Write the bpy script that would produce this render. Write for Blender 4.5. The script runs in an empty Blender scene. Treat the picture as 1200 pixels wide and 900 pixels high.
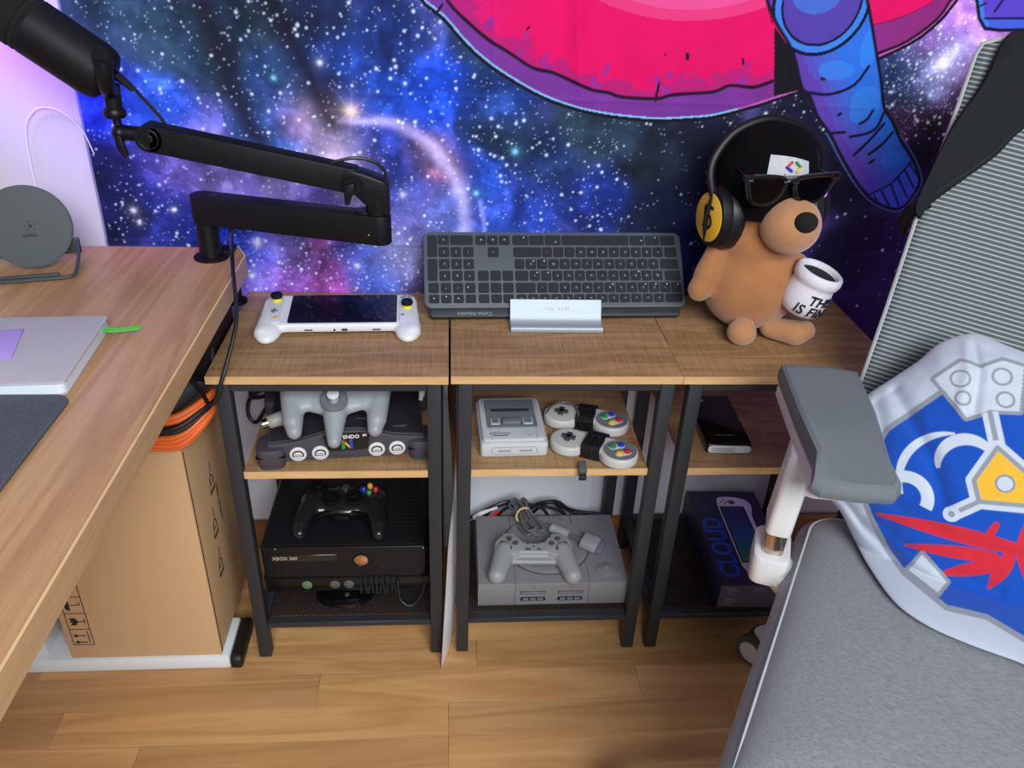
import bpy, bmesh, math, random
import numpy as np
from mathutils import Vector, Matrix, Euler

sc = bpy.context.scene
COL = sc.collection
PI = math.pi
random.seed(4)
rng = np.random.RandomState(7)

# ------------------------------------------------------------------ camera
cam_d = bpy.data.cameras.new('camera')
cam_d.sensor_width = 36.0
cam_d.lens = 28.4345
cam_d.clip_start = 0.02
cam = bpy.data.objects.new('camera', cam_d)
COL.objects.link(cam)
_r = Vector((0.99702155, -0.06630405, 0.03939291))
_u = Vector((-0.00052387, 0.50494319, 0.86315242))
_f = Vector((0.07712169, 0.8606022, -0.50340451))
cam.matrix_world = Matrix(((_r.x, _u.x, -_f.x, 0.34084), (_r.y, _u.y, -_f.y, -1.00325), (_r.z, _u.z, -_f.z, 1.14740), (0, 0, 0, 1)))
sc.camera = cam

# ------------------------------------------------------------------ world, lights, exposure
w = bpy.data.worlds.new('room_light')
sc.world = w
w.use_nodes = True
w.node_tree.nodes['Background'].inputs[0].default_value = (0.80, 0.87, 1.0, 1)
w.node_tree.nodes['Background'].inputs[1].default_value = 0.19


def area(name, loc, target, sx, sy, energy, color):
    l = bpy.data.lights.new(name, 'AREA')
    l.shape = 'RECTANGLE'
    l.size, l.size_y, l.energy, l.color = sx, sy, energy, color
    o = bpy.data.objects.new(name, l)
    COL.objects.link(o)
    o.location = loc
    o.rotation_euler = (Vector(target) - Vector(loc)).to_track_quat('-Z', 'Y').to_euler()
    return o


area('window_daylight', (0.85, -2.6, 2.2), (0.25, 0.1, 0.45), 1.7, 1.3, 93, (0.93, 0.97, 1.0))
area('led_bar_left', (-0.44, 0.19, 1.10), (-0.27, 0.30, 0.92), 0.16, 0.04, 0.50, (0.34, 0.11, 1.0)).data.spread = 1.2
area('led_bar_right', (1.32, 0.20, 0.55), (0.9, 0.16, 0.62), 0.12, 0.05, 0.5, (0.36, 0.10, 1.0))
sc.view_settings.view_transform = 'Standard'
sc.view_settings.look = 'None'
sc.view_settings.gamma = 1.0
sc.view_settings.use_curve_mapping = False
sc.view_settings.exposure = 0.25


# ------------------------------------------------------------------ helpers
def lin(c):
    c = c / 255.0
    return c / 12.92 if c <= 0.04045 else ((c + 0.055) / 1.055) ** 2.4


def L(r, g, b):
    return (lin(r), lin(g), lin(b), 1.0)


class NT:
    def __init__(self, m):
        m.use_nodes = True
        self.t = m.node_tree
        self.b = self.t.nodes['Principled BSDF']

    def n(self, typ, **kw):
        nd = self.t.nodes.new(typ)
        for k, v in kw.items():
            if k.startswith('i_'):
                key = k[2:]
                nd.inputs[int(key) if key.isdigit() else key.replace('_', ' ')].default_value = v
            else:
                setattr(nd, k, v)
        return nd

    def l(self, a, b):
        self.t.links.new(a, b)


def mat(name, col, rough=0.5, metal=0.0, noise=0.08, nscale=60.0, bump=0.0, bscale=400.0, coat=0.0, sheen=0.0, spec=0.5):
    m = bpy.data.materials.new(name)
    t = NT(m)
    b = t.b
    b.inputs['Roughness'].default_value = rough
    b.inputs['Metallic'].default_value = metal
    b.inputs['Coat Weight'].default_value = coat
    b.inputs['Sheen Weight'].default_value = sheen
    b.inputs['Specular IOR Level'].default_value = spec
    c = L(*col)
    tc = t.n('ShaderNodeTexCoord')
    no = t.n('ShaderNodeTexNoise', i_Scale=nscale, i_Detail=3.0)
    t.l(tc.outputs['Object'], no.inputs['Vector'])
    mx = t.n('ShaderNodeMix', data_type='RGBA')
    mx.inputs['A'].default_value = tuple(x * (1 - noise) for x in c[:3]) + (1,)
    mx.inputs['B'].default_value = tuple(min(1, x * (1 + noise)) for x in c[:3]) + (1,)
    t.l(no.outputs['Fac'], mx.inputs['Factor'])
    t.l(mx.outputs['Result'], b.inputs['Base Color'])
    if bump:
        n2 = t.n('ShaderNodeTexNoise', i_Scale=bscale, i_Detail=4.0)
        t.l(tc.outputs['Object'], n2.inputs['Vector'])
        bp = t.n('ShaderNodeBump', i_Strength=bump, i_Distance=0.002)
        t.l(n2.outputs['Fac'], bp.inputs['Height'])
        t.l(bp.outputs['Normal'], b.inputs['Normal'])
    return m


def wood(name, dark, mid, light, axis='X', stretch=14.0, scale=26.0, rings=0.55, saw=0.0, rough=0.45, rand=False, fine=0.35):
    m = bpy.data.materials.new(name)
    t = NT(m)
    t.b.inputs['Roughness'].default_value = rough
    tc = t.n('ShaderNodeTexCoord')
    vec = tc.outputs['Object']
    if rand:
        oi = t.n('ShaderNodeObjectInfo')
        mul = t.n('ShaderNodeVectorMath', operation='SCALE')
        cb = t.n('ShaderNodeCombineXYZ', i_1=0.0)
        t.l(oi.outputs['Random'], cb.inputs[0])
        t.l(oi.outputs['Random'], cb.inputs[1])
        t.l(oi.outputs['Random'], cb.inputs[2])
        t.l(cb.outputs[0], mul.inputs[0])
        mul.inputs['Scale'].default_value = 9.0
        ad = t.n('ShaderNodeVectorMath', operation='ADD')
        t.l(vec, ad.inputs[0])
        t.l(mul.outputs[0], ad.inputs[1])
        vec = ad.outputs[0]
    mp = t.n('ShaderNodeMapping')
    mp.inputs['Scale'].default_value = (1.0 / stretch, 1, 1) if axis == 'X' else (1, 1.0 / stretch, 1)
    t.l(vec, mp.inputs['Vector'])
    n1 = t.n('ShaderNodeTexNoise', i_Scale=scale, i_Detail=2.0, i_Distortion=0.6)
    t.l(mp.outputs[0], n1.inputs['Vector'])
    ma = t.n('ShaderNodeMath', operation='MULTIPLY', i_1=9.0)
    t.l(n1.outputs['Fac'], ma.inputs[0])
    pg = t.n('ShaderNodeMath', operation='PINGPONG', i_1=1.0)
    t.l(ma.outputs[0], pg.inputs[0])
    n2 = t.n('ShaderNodeTexNoise', i_Scale=scale * 14, i_Detail=5.0, i_Roughness=0.7)
    t.l(mp.outputs[0], n2.inputs['Vector'])
    mx = t.n('ShaderNodeMix', data_type='FLOAT')
    mx.inputs['Factor'].default_value = 1 - rings
    t.l(pg.outputs[0], mx.inputs['A'])
    t.l(n2.outputs['Fac'], mx.inputs['B'])
    n3 = t.n('ShaderNodeTexNoise', i_Scale=scale * 0.35, i_Detail=2.0)
    t.l(mp.outputs[0], n3.inputs['Vector'])
    m3 = t.n('ShaderNodeMix', data_type='FLOAT')
    m3.inputs['Factor'].default_value = fine
    t.l(mx.outputs['Result'], m3.inputs['A'])
    t.l(n3.outputs['Fac'], m3.inputs['B'])
    out = m3.outputs['Result']
    if saw:
        mp2 = t.n('ShaderNodeMapping')
        mp2.inputs['Scale'].default_value = (1, 0.04, 1) if axis == 'X' else (0.04, 1, 1)
        t.l(vec, mp2.inputs['Vector'])
        n4 = t.n('ShaderNodeTexNoise', i_Scale=420.0, i_Detail=3.0)
        t.l(mp2.outputs[0], n4.inputs['Vector'])
        m4 = t.n('ShaderNodeMix', data_type='FLOAT')
        m4.inputs['Factor'].default_value = saw
        t.l(out, m4.inputs['A'])
        t.l(n4.outputs['Fac'], m4.inputs['B'])
        out = m4.outputs['Result']
    cr = t.n('ShaderNodeValToRGB')
    e = cr.color_ramp.elements
    e[0].position, e[0].color = 0.25, L(*dark)
    e[1].position, e[1].color = 0.75, L(*light)
    k = e.new(0.5)
    k.color = L(*mid)
    t.l(out, cr.inputs[0])
    colr = cr.outputs[0]
    if rand:
        hs = t.n('ShaderNodeHueSaturation')
        mr = t.n('ShaderNodeMapRange')
        mr.inputs['To Min'].default_value = 0.86
        mr.inputs['To Max'].default_value = 1.14
        t.l(oi.outputs['Random'], mr.inputs['Value'])
        t.l(mr.outputs[0], hs.inputs['Value'])
        t.l(colr, hs.inputs['Color'])
        colr = hs.outputs[0]
    t.l(colr, t.b.inputs['Base Color'])
    bp = t.n('ShaderNodeBump', i_Strength=0.12, i_Distance=0.001)
    t.l(out, bp.inputs['Height'])
    t.l(bp.outputs['Normal'], t.b.inputs['Normal'])
    return m


def attr_mat(name, rough=0.8, bump=0.15, bscale=900.0, sheen=0.0):
    m = bpy.data.materials.new(name)
    t = NT(m)
    at = t.n('ShaderNodeAttribute', attribute_name='print')
    t.l(at.outputs['Color'], t.b.inputs['Base Color'])
    t.b.inputs['Roughness'].default_value = rough
    t.b.inputs['Sheen Weight'].default_value = sheen
    t.b.inputs['Specular IOR Level'].default_value = 0.2
    tc = t.n('ShaderNodeTexCoord')
    n2 = t.n('ShaderNodeTexNoise', i_Scale=bscale, i_Detail=2.0)
    t.l(tc.outputs['Object'], n2.inputs['Vector'])
    bp = t.n('ShaderNodeBump', i_Strength=bump, i_Distance=0.001)
    t.l(n2.outputs['Fac'], bp.inputs['Height'])
    t.l(bp.outputs['Normal'], t.b.inputs['Normal'])
    return m


def smooth_path(pts, n=8, closed=False):
    P = [Vector(p) for p in pts]
    if len(P) < 3:
        return P
    out = []
    N = len(P)
    for i in range(N if closed else N - 1):
        p0 = P[(i - 1) % N] if closed or i > 0 else P[0] * 2 - P[1]
        p1, p2 = P[i], P[(i + 1) % N]
        p3 = P[(i + 2) % N] if closed or i + 2 < N else P[-1] * 2 - P[-2]
        for k in range(n):
            t = k / n
            out.append(0.5 * ((2 * p1) + (p2 - p0) * t + (2 * p0 - 5 * p1 + 4 * p2 - p3) * t * t + (3 * p1 - p0 - 3 * p2 + p3) * t ** 3))
    if not closed:
        out.append(P[-1].copy())
    return out


def rrect(x0, y0, x1, y1, r, n=5):
    pts = []
    for cx, cy, a0 in ((x1 - r, y1 - r, 0), (x0 + r, y1 - r, 90), (x0 + r, y0 + r, 180), (x1 - r, y0 + r, 270)):
        for k in range(n + 1):
            a = math.radians(a0 + 90 * k / n)
            pts.append((cx + r * math.cos(a), cy + r * math.sin(a)))
    return pts


def ellipse(cx, cy, rx, ry, n=28):
    return [(cx + rx * math.cos(2 * PI * k / n), cy + ry * math.sin(2 * PI * k / n)) for k in range(n)]


def T(x=0, y=0, z=0, rx=0, ry=0, rz=0):
    return Matrix.Translation((x, y, z)) @ Euler((math.radians(rx), math.radians(ry), math.radians(rz))).to_matrix().to_4x4()


XZ = Matrix(((1, 0, 0, 0), (0, 0, -1, 0), (0, 1, 0, 0), (0, 0, 0, 1)))   # (x,y,z)->(x,-z,y): a shape drawn in x,z that faces -y


class B:
    """collects primitives into one mesh"""

    def __init__(self, M=None):
        self.bm = bmesh.new()
        self.M = M

    def _in(self, tb, M=None):
        if M is not None:
            bmesh.ops.transform(tb, matrix=M, verts=tb.verts)
        me = bpy.data.meshes.new('t')
        tb.to_mesh(me)
        tb.free()
        self.bm.from_mesh(me)
        bpy.data.meshes.remove(me)
        return self

    def box(self, x0, y0, z0, x1, y1, z1, bev=0.0, seg=2, M=None):
        tb = bmesh.new()
        bmesh.ops.create_cube(tb, size=1.0)
        bmesh.ops.transform(tb, matrix=Matrix.Translation(((x0 + x1) / 2, (y0 + y1) / 2, (z0 + z1) / 2)) @ Matrix.Diagonal((x1 - x0, y1 - y0, z1 - z0, 1)), verts=tb.verts)
        if bev:
            bmesh.ops.bevel(tb, geom=tb.edges[:], offset=bev, segments=seg, affect='EDGES', profile=0.5)
        return self._in(tb, M)

    def prism(self, pts, z0, z1, bev=0.0, seg=2, M=None, taper=1.0, top_only=False):
        tb = bmesh.new()
        n = len(pts)
        cx = sum(p[0] for p in pts) / n
        cy = sum(p[1] for p in pts) / n
        lo = [tb.verts.new((p[0], p[1], z0)) for p in pts]
        hi = [tb.verts.new((cx + (p[0] - cx) * taper, cy + (p[1] - cy) * taper, z1)) for p in pts]
        fb = tb.faces.new(lo[::-1])
        ft = tb.faces.new(hi)
        for i in range(n):
            tb.faces.new((lo[i], lo[(i + 1) % n], hi[(i + 1) % n], hi[i]))
        bmesh.ops.recalc_face_normals(tb, faces=tb.faces)
        if bev:
            ed = list(ft.edges) + ([] if top_only else list(fb.edges))
            bmesh.ops.bevel(tb, geom=ed, offset=bev, segments=seg, affect='EDGES', profile=0.5)
        return self._in(tb, M)

    def cyl(self, p0, p1, r0, r1=None, seg=20, bev=0.0, M=None):
        r1 = r0 if r1 is None else r1
        p0, p1 = Vector(p0), Vector(p1)
        d = p1 - p0
        tb = bmesh.new()
        bmesh.ops.create_cone(tb, cap_ends=True, segments=seg, radius1=r0, radius2=r1, depth=d.length)
        if bev:
            ed = [e for e in tb.edges if any(len(f.verts) > 4 for f in e.link_faces)]
            bmesh.ops.bevel(tb, geom=ed, offset=bev, segments=2, affect='EDGES')
        q = Vector((0, 0, 1)).rotation_difference(d.normalized()).to_matrix().to_4x4()
        bmesh.ops.transform(tb, matrix=Matrix.Translation((p0 + p1) / 2) @ q, verts=tb.verts)
        return self._in(tb, M)

    def ell(self, c, r, rot=(0, 0, 0), seg=20, M=None):
        tb = bmesh.new()
        bmesh.ops.create_uvsphere(tb, u_segments=seg, v_segments=max(8, seg * 2 // 3), radius=1.0)
        r = (r, r, r) if not hasattr(r, '__len__') else r
        bmesh.ops.transform(tb, matrix=T(*c, *rot) @ Matrix.Diagonal((*r, 1)), verts=tb.verts)
        return self._in(tb, M)

    def cap(self, p0, p1, r0, r1=None, seg=16, M=None):
        r1 = r0 if r1 is None else r1
        p0, p1 = Vector(p0), Vector(p1)
        self.cyl(p0, p1, r0, r1, seg, M=M)
        self.ell(p0, r0, seg=seg, M=M)
        return self.ell(p1, r1, seg=seg, M=M)

    def tube(self, pts, r, seg=8, closed=False, n=6, smooth=True, M=None, flat=1.0):
        P = smooth_path(pts, n, closed) if smooth else [Vector(p) for p in pts]
        tb = bmesh.new()
        N = len(P)
        rings = []
        prev = None
        for i in range(N):
            a = P[(i - 1) % N] if closed or i else P[0]
            b = P[(i + 1) % N] if closed or i < N - 1 else P[-1]
            t = (b - a).normalized() if (b - a).length > 1e-9 else Vector((0, 0, 1))
            if prev is None:
                up = Vector((0, 0, 1)) if abs(t.z) < 0.9 else Vector((0, 1, 0))
                u = t.cross(up).normalized()
            else:
                u = (prev - t * prev.dot(t)).normalized()
            prev = u
            v = t.cross(u)
            rr = r[min(int(i * len(r) / N), len(r) - 1)] if hasattr(r, '__len__') else r
            rings.append([tb.verts.new(P[i] + (u * math.cos(2 * PI * k / seg) + v * math.sin(2 * PI * k / seg) * flat) * rr) for k in range(seg)])
        for i in range(N if closed else N - 1):
            A, Bb = rings[i], rings[(i + 1) % N]
            for k in range(seg):
                tb.faces.new((A[k], A[(k + 1) % seg], Bb[(k + 1) % seg], Bb[k]))
        if not closed:
            tb.faces.new(rings[0][::-1])
            tb.faces.new(rings[-1])
        bmesh.ops.recalc_face_normals(tb, faces=tb.faces)
        return self._in(tb, M)

    def lathe(self, prof, seg=32, M=None):
        tb = bmesh.new()
        rings = []
        for r, z in prof:
            if r < 1e-6:
                rings.append([tb.verts.new((0, 0, z))])
            else:
                rings.append([tb.verts.new((r * math.cos(2 * PI * k / seg), r * math.sin(2 * PI * k / seg), z)) for k in range(seg)])
        for a, b in zip(rings, rings[1:]):
            for k in range(seg):
                q = (k + 1) % seg
                vs = [a[k % len(a)], a[q % len(a)], b[q % len(b)], b[k % len(b)]]
                u = []
                for v in vs:
                    if v not in u:
                        u.append(v)
                if len(u) > 2:
                    tb.faces.new(u)
        bmesh.ops.recalc_face_normals(tb, faces=tb.faces)
        return self._in(tb, M)

    def torus(self, c, R, r, M=None, seg=28, s2=8, rot=(0, 0, 0), flat=1.0):
        pts = [T(*c, *rot) @ Vector((R * math.cos(2 * PI * k / seg), R * math.sin(2 * PI * k / seg), 0)) for k in range(seg)]
        return self.tube(pts, r, s2, True, smooth=False, M=M, flat=flat)

    def mesh(self, me, M=None):
        tb = bmesh.new()
        tb.from_mesh(me)
        return self._in(tb, M)

    def text(self, s, size, M=None, ext=0.0002, align='CENTER', bold=0.0, shear=0.0, sx=1.0):
        return self.mesh(text_mesh(s, size, ext, align, bold, shear, sx), M)

    def data(self, name, m, angle=38):
        me = bpy.data.meshes.new(name)
        self.bm.to_mesh(me)
        self.bm.free()
        me.polygons.foreach_set('use_smooth', [True] * len(me.polygons))
        me.set_sharp_from_angle(angle=math.radians(angle))
        me.materials.append(m)
        return me

    def obj(self, name, m, parent=None, angle=38, label=None, kind=None):
        if self.M is not None:
            bmesh.ops.transform(self.bm, matrix=self.M, verts=self.bm.verts)
        o = bpy.data.objects.new(name, self.data(name, m, angle))
        COL.objects.link(o)
        if parent is not None:
            o.parent = parent
        if label:
            o['label'] = label
        if kind:
            o['kind'] = kind
        return o

    def blob(self, name, m, parent=None, voxel=0.003, it=8, label=None):
        """melts the collected shapes into one continuous skin"""
        if self.M is not None:
            bmesh.ops.transform(self.bm, matrix=self.M, verts=self.bm.verts)
        me = bpy.data.meshes.new('t')
        self.bm.to_mesh(me)
        self.bm.free()
        t = bpy.data.objects.new('t', me)
        COL.objects.link(t)
        rm = t.modifiers.new('r', 'REMESH')
        rm.mode = 'VOXEL'
        rm.voxel_size = voxel
        sm = t.modifiers.new('s', 'SMOOTH')
        sm.factor = 0.5
        sm.iterations = it
        dg = bpy.context.evaluated_depsgraph_get()
        out = bpy.data.meshes.new_from_object(t.evaluated_get(dg))
        bpy.data.objects.remove(t)
        bpy.data.meshes.remove(me)
        out.name = name
        out.polygons.foreach_set('use_smooth', [True] * len(out.polygons))
        out.materials.clear()
        out.materials.append(m)
        o = bpy.data.objects.new(name, out)
        COL.objects.link(o)
        if parent is not None:
            o.parent = parent
        if label:
            o['label'] = label
        return o


_tc = {}


def text_mesh(s, size, ext, align, bold, shear, sx):
    k = (s, size, ext, align, bold, shear, sx)
    if k not in _tc:
        cu = bpy.data.curves.new('t', 'FONT')
        cu.body, cu.size, cu.extrude, cu.align_x, cu.align_y = s, size, ext, align, 'CENTER'
        cu.offset, cu.shear = bold, shear
        cu.resolution_u = 3
        o = bpy.data.objects.new('t', cu)
        COL.objects.link(o)
        o.scale = (sx, 1, 1)
        dg = bpy.context.evaluated_depsgraph_get()
        me = bpy.data.meshes.new_from_object(o.evaluated_get(dg))
        if sx != 1.0:
            me.transform(Matrix.Diagonal((sx, 1, 1, 1)))
        bpy.data.objects.remove(o)
        bpy.data.curves.remove(cu)
        _tc[k] = me
    return _tc[k]


def tag(o, label, cat, group=None):
    o['label'] = label
    o['category'] = cat
    if group:
        o['group'] = group
    return o


def thing(name, label, cat, loc=(0, 0, 0), rot=(0, 0, 0), group=None):
    o = bpy.data.objects.new(name, None)
    COL.objects.link(o)
    o.empty_display_size = 0.02
    o.location = loc
    o.rotation_euler = tuple(math.radians(a) for a in rot)
    return tag(o, label, cat, group)


def dup(root, name, loc, label, rotz=None):
    r = root.copy()
    COL.objects.link(r)
    r.location = loc
    r['label'] = label
    if rotz is not None:
        r.rotation_euler = (root.rotation_euler.x, root.rotation_euler.y, math.radians(rotz))
    for ch in list(root.children):
        c = ch.copy()
        COL.objects.link(c)
        c.parent = r
        for g in ch.children:
            d = g.copy()
            COL.objects.link(d)
            d.parent = c
    return r


def struct(o):
    o['kind'] = 'structure'
    return o


def np_mesh(name, verts, quads, m, colors=None, parent=None):
    me = bpy.data.meshes.new(name)
    nv, nf = len(verts), len(quads)
    me.vertices.add(nv)
    me.vertices.foreach_set('co', np.asarray(verts, np.float32).ravel())
    me.loops.add(nf * 4)
    me.loops.foreach_set('vertex_index', np.asarray(quads, np.int32).ravel())
    me.polygons.add(nf)
    me.polygons.foreach_set('loop_start', np.arange(0, nf * 4, 4, dtype=np.int32))
    me.polygons.foreach_set('use_smooth', np.ones(nf, bool))
    me.update(calc_edges=True)
    if colors is not None:
        at = me.attributes.new('print', 'FLOAT_COLOR', 'POINT')
        at.data.foreach_set('color', np.concatenate([colors, np.ones((nv, 1))], 1).astype(np.float32).ravel())
    me.materials.append(m)
    o = bpy.data.objects.new(name, me)
    COL.objects.link(o)
    if parent is not None:
        o.parent = parent
    return o


def grid_quads(nx, ny):
    i, j = np.meshgrid(np.arange(nx - 1), np.arange(ny - 1))
    a = (j * nx + i).ravel()
    return np.stack([a, a + 1, a + nx + 1, a + nx], 1)


def inpoly(X, Y, poly):
    r = np.zeros(X.shape, bool)
    n = len(poly)
    for i in range(n):
        x0, y0 = poly[i]
        x1, y1 = poly[(i + 1) % n]
        if y0 == y1:
            continue
        c = (Y < y0) != (Y < y1)
        r ^= c & (X < (x1 - x0) * (Y - y0) / (y1 - y0) + x0)
    return r


def linedist(X, Y, pts):
    d = np.full(X.shape, 9.0)
    for (x0, y0), (x1, y1) in zip(pts, pts[1:]):
        dx, dy = x1 - x0, y1 - y0
        t = np.clip(((X - x0) * dx + (Y - y0) * dy) / (dx * dx + dy * dy + 1e-12), 0, 1)
        d = np.minimum(d, np.hypot(X - x0 - t * dx, Y - y0 - t * dy))
    return d


def nlin(c):
    c = np.asarray(c, float) / 255.0
    return np.where(c <= 0.04045, c / 12.92, ((c + 0.055) / 1.055) ** 2.4)


def vnoise(X, Y, scale, octs=4, seed=0, rough=0.55):
    out = np.zeros(X.shape)
    amp, tot = 1.0, 0.0
    for o in range(octs):
        g = np.random.RandomState(seed + o).rand(97, 97)
        x, y = X * scale, Y * scale
        xi, yi = np.floor(x).astype(int), np.floor(y).astype(int)
        fx, fy = x - xi, y - yi
        fx, fy = fx * fx * (3 - 2 * fx), fy * fy * (3 - 2 * fy)
        a, b = g[xi % 97, yi % 97], g[(xi + 1) % 97, yi % 97]
        c, d = g[xi % 97, (yi + 1) % 97], g[(xi + 1) % 97, (yi + 1) % 97]
        out += amp * ((a * (1 - fx) + b * fx) * (1 - fy) + (c * (1 - fx) + d * fx) * fy)
        tot += amp
        amp *= rough
        scale *= 2.03
    return out / tot

# ------------------------------------------------------------------ materials
M_wall = mat('painted_wall', (206, 203, 212), 0.85, noise=0.02, nscale=8)
M_floor = wood('oak_laminate', (184, 134, 84), (202, 152, 98), (216, 170, 116), 'X', 12, 16, 0.45, rough=0.42, rand=True)
M_skirt = wood('wood_skirting', (120, 72, 40), (142, 90, 54), (160, 108, 66), 'X', 14, 30, rough=0.45)
M_oak = wood('rough_sawn_oak', (122, 90, 58), (160, 124, 84), (188, 152, 108), 'X', 9, 24, 0.5, saw=0.42, rough=0.55)
M_oakedge = wood('oak_edge_band', (184, 142, 92), (212, 172, 118), (230, 194, 144), 'X', 16, 60, 0.25, rough=0.55)
M_desk = wood('walnut_laminate', (160, 116, 76), (182, 137, 93), (202, 159, 114), 'Y', 18, 24, 0.35, rough=0.40)
M_deskedge = wood('pale_edge_band', (204, 166, 118), (226, 188, 136), (238, 204, 156), 'Y', 18, 60, 0.2, rough=0.5)
M_frame = mat('charcoal_steel', (52, 54, 58), 0.5, 0.2, 0.05, bump=0.1, bscale=1500, spec=0.35)
M_mesh = mat('black_wire', (38, 38, 42), 0.5, 0.4)
M_blk = mat('matt_black', (16, 15, 20), 0.55, noise=0.05, spec=0.25)
M_blksat = mat('satin_black_plastic', (14, 14, 17), 0.42, spec=0.3)
M_blkgl = mat('gloss_black', (12, 12, 15), 0.14, coat=0.3)
M_rubber = mat('black_rubber', (16, 16, 18), 0.55)
M_cable = mat('black_cable', (22, 22, 25), 0.42)
M_white = mat('white_plastic', (232, 233, 236), 0.4, noise=0.02)
M_wsteel = mat('white_steel', (228, 232, 236), 0.35, noise=0.02)
M_card = mat('cardboard', (212, 174, 130), 0.85, noise=0.05, nscale=220, bump=0.12, bscale=500)
M_ink = mat('dark_print', (46, 34, 30), 0.8)
M_print_white = mat('white_print', (230, 230, 230), 0.7)
M_steel = mat('polished_steel', (190, 180, 165), 0.18, 1.0)
M_alu = mat('brushed_aluminium', (168, 178, 184), 0.5, 0.3, 0.05, nscale=500)
M_green = mat('green_button', (40, 140, 80), 0.35)
M_blue = mat('blue_button', (36, 60, 190), 0.35)
M_red = mat('red_button', (205, 38, 46), 0.35)
M_yel = mat('yellow_button', (232, 184, 40), 0.35)
M_orange = mat('orange_cable', (238, 110, 36), 0.5)

# ------------------------------------------------------------------ room
floor = struct(B().box(-2.2, -2.2, -0.03, 2.6, 0.36, -0.0125).obj('floor', M_skirt))
pm = {}
row = 0
y = 0.297
while y > -1.0:
    x = -1.1 + (0.0, -0.47, -0.21, -0.66, -0.35)[row % 5]
    k = row
    while x < 1.9:
        Lk = (0.62, 0.48, 0.74, 0.55)[k % 4]
        if Lk not in pm:
            pm[Lk] = B().box(0, -0.0655, -0.012, Lk - 0.0004, -0.0002, 0.0, 0.0002, 1).data('plank', M_floor)
        o = bpy.data.objects.new('plank', pm[Lk])
        COL.objects.link(o)
        o.parent = floor
        o.location = (x, y, 0)
        x += Lk
        k += 1
    y -= 0.0658
    row += 1
struct(B().box(-2.2, 0.30, -0.03, 2.6, 0.36, 2.5).obj('wall_back', M_wall))
struct(B().box(-2.2, 0.288, 0.0005, 2.6, 0.2995, 0.07, 0.003).obj('baseboard_back', M_skirt))

# ------------------------------------------------------------------ tapestry (a printed cloth pinned to the wall)
PLANET = [(0.304,1.038),(0.322,1.022),(0.339,1.009),(0.361,0.986),(0.386,0.963),(0.416,0.942),(0.452,0.922),(0.490,0.904),(0.534,0.890),(0.579,0.881),(0.627,0.876),(0.675,0.874),(0.724,0.877),(0.764,0.882),(0.830,0.901),(0.894,0.924),(0.952,0.945),(1.009,0.976),(1.065,1.008),(1.103,1.056),(1.120,1.128),(1.070,1.271),(0.288,1.237),(0.273,1.097)]
BAND = [(0.320,1.077),(0.342,1.033),(0.371,1.006),(0.403,0.982),(0.433,0.966),(0.470,0.945),(0.501,0.939),(0.536,0.926),(0.566,0.915),(0.590,0.912),(0.613,0.906),(0.667,0.905),(0.690,0.911),(0.720,0.914),(0.758,0.918),(0.781,0.928),(0.818,0.926),(0.847,0.936)]
BANDR = [(0.95,1.012),(0.980,1.020),(1.012,1.028),(1.054,1.046),(1.081,1.065)]
RIMR = [(1.007,0.982),(1.047,1.000),(1.085,1.033),(1.099,1.064)]
wedge = [(0.810,1.053),(0.834,1.015),(0.854,0.914),(0.893,0.924),(0.903,0.923),(0.873,0.977),(0.829,1.019)]
LEG = [(0.808,1.083),(0.814,1.053),(0.836,1.019),(0.870,0.980),(0.896,0.928),(0.911,0.917),(0.931,0.886),(0.960,0.857),(0.991,0.818),(1.029,0.776),(1.063,0.749),(1.099,0.736),(1.119,0.742),(1.133,0.774),(1.128,0.795),(1.105,0.825),(1.078,0.853),(1.057,0.881),(1.038,0.901),(1.023,0.939),(1.002,0.984),(0.977,1.038),(0.967,1.058),(0.96,1.083)]
CREASES = [[(0.905,0.921),(0.944,0.919),(0.980,0.934),(0.996,0.962)],[(0.959,0.859),(0.983,0.861)],[(1.005,0.875),(1.015,0.882),(1.021,0.896)],[(0.994,0.854),(1.021,0.860),(1.035,0.871),(1.040,0.893)],[(1.008,0.825),(1.027,0.848),(1.045,0.876)],[(1.033,0.827),(1.051,0.844),(1.063,0.863)],[(1.038,0.813),(1.044,0.818)],[(0.925,0.942),(0.929,0.941)],[(0.966,0.888),(0.969,0.890)]]
CUFF = [[(1.051,0.759),(1.082,0.777),(1.099,0.800),(1.109,0.819)],[(1.060,0.759),(1.073,0.744)],[(1.072,0.766),(1.091,0.742)],[(1.085,0.777),(1.109,0.742)],[(1.094,0.789),(1.120,0.756)],[(1.102,0.802),(1.127,0.772)],[(1.106,0.813),(1.129,0.791)]]
FOOT2 = [(1.134,1.084),(1.137,1.064),(1.151,1.036),(1.165,1.022),(1.189,1.020),(1.30,1.026),(1.30,1.084)]
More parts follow.
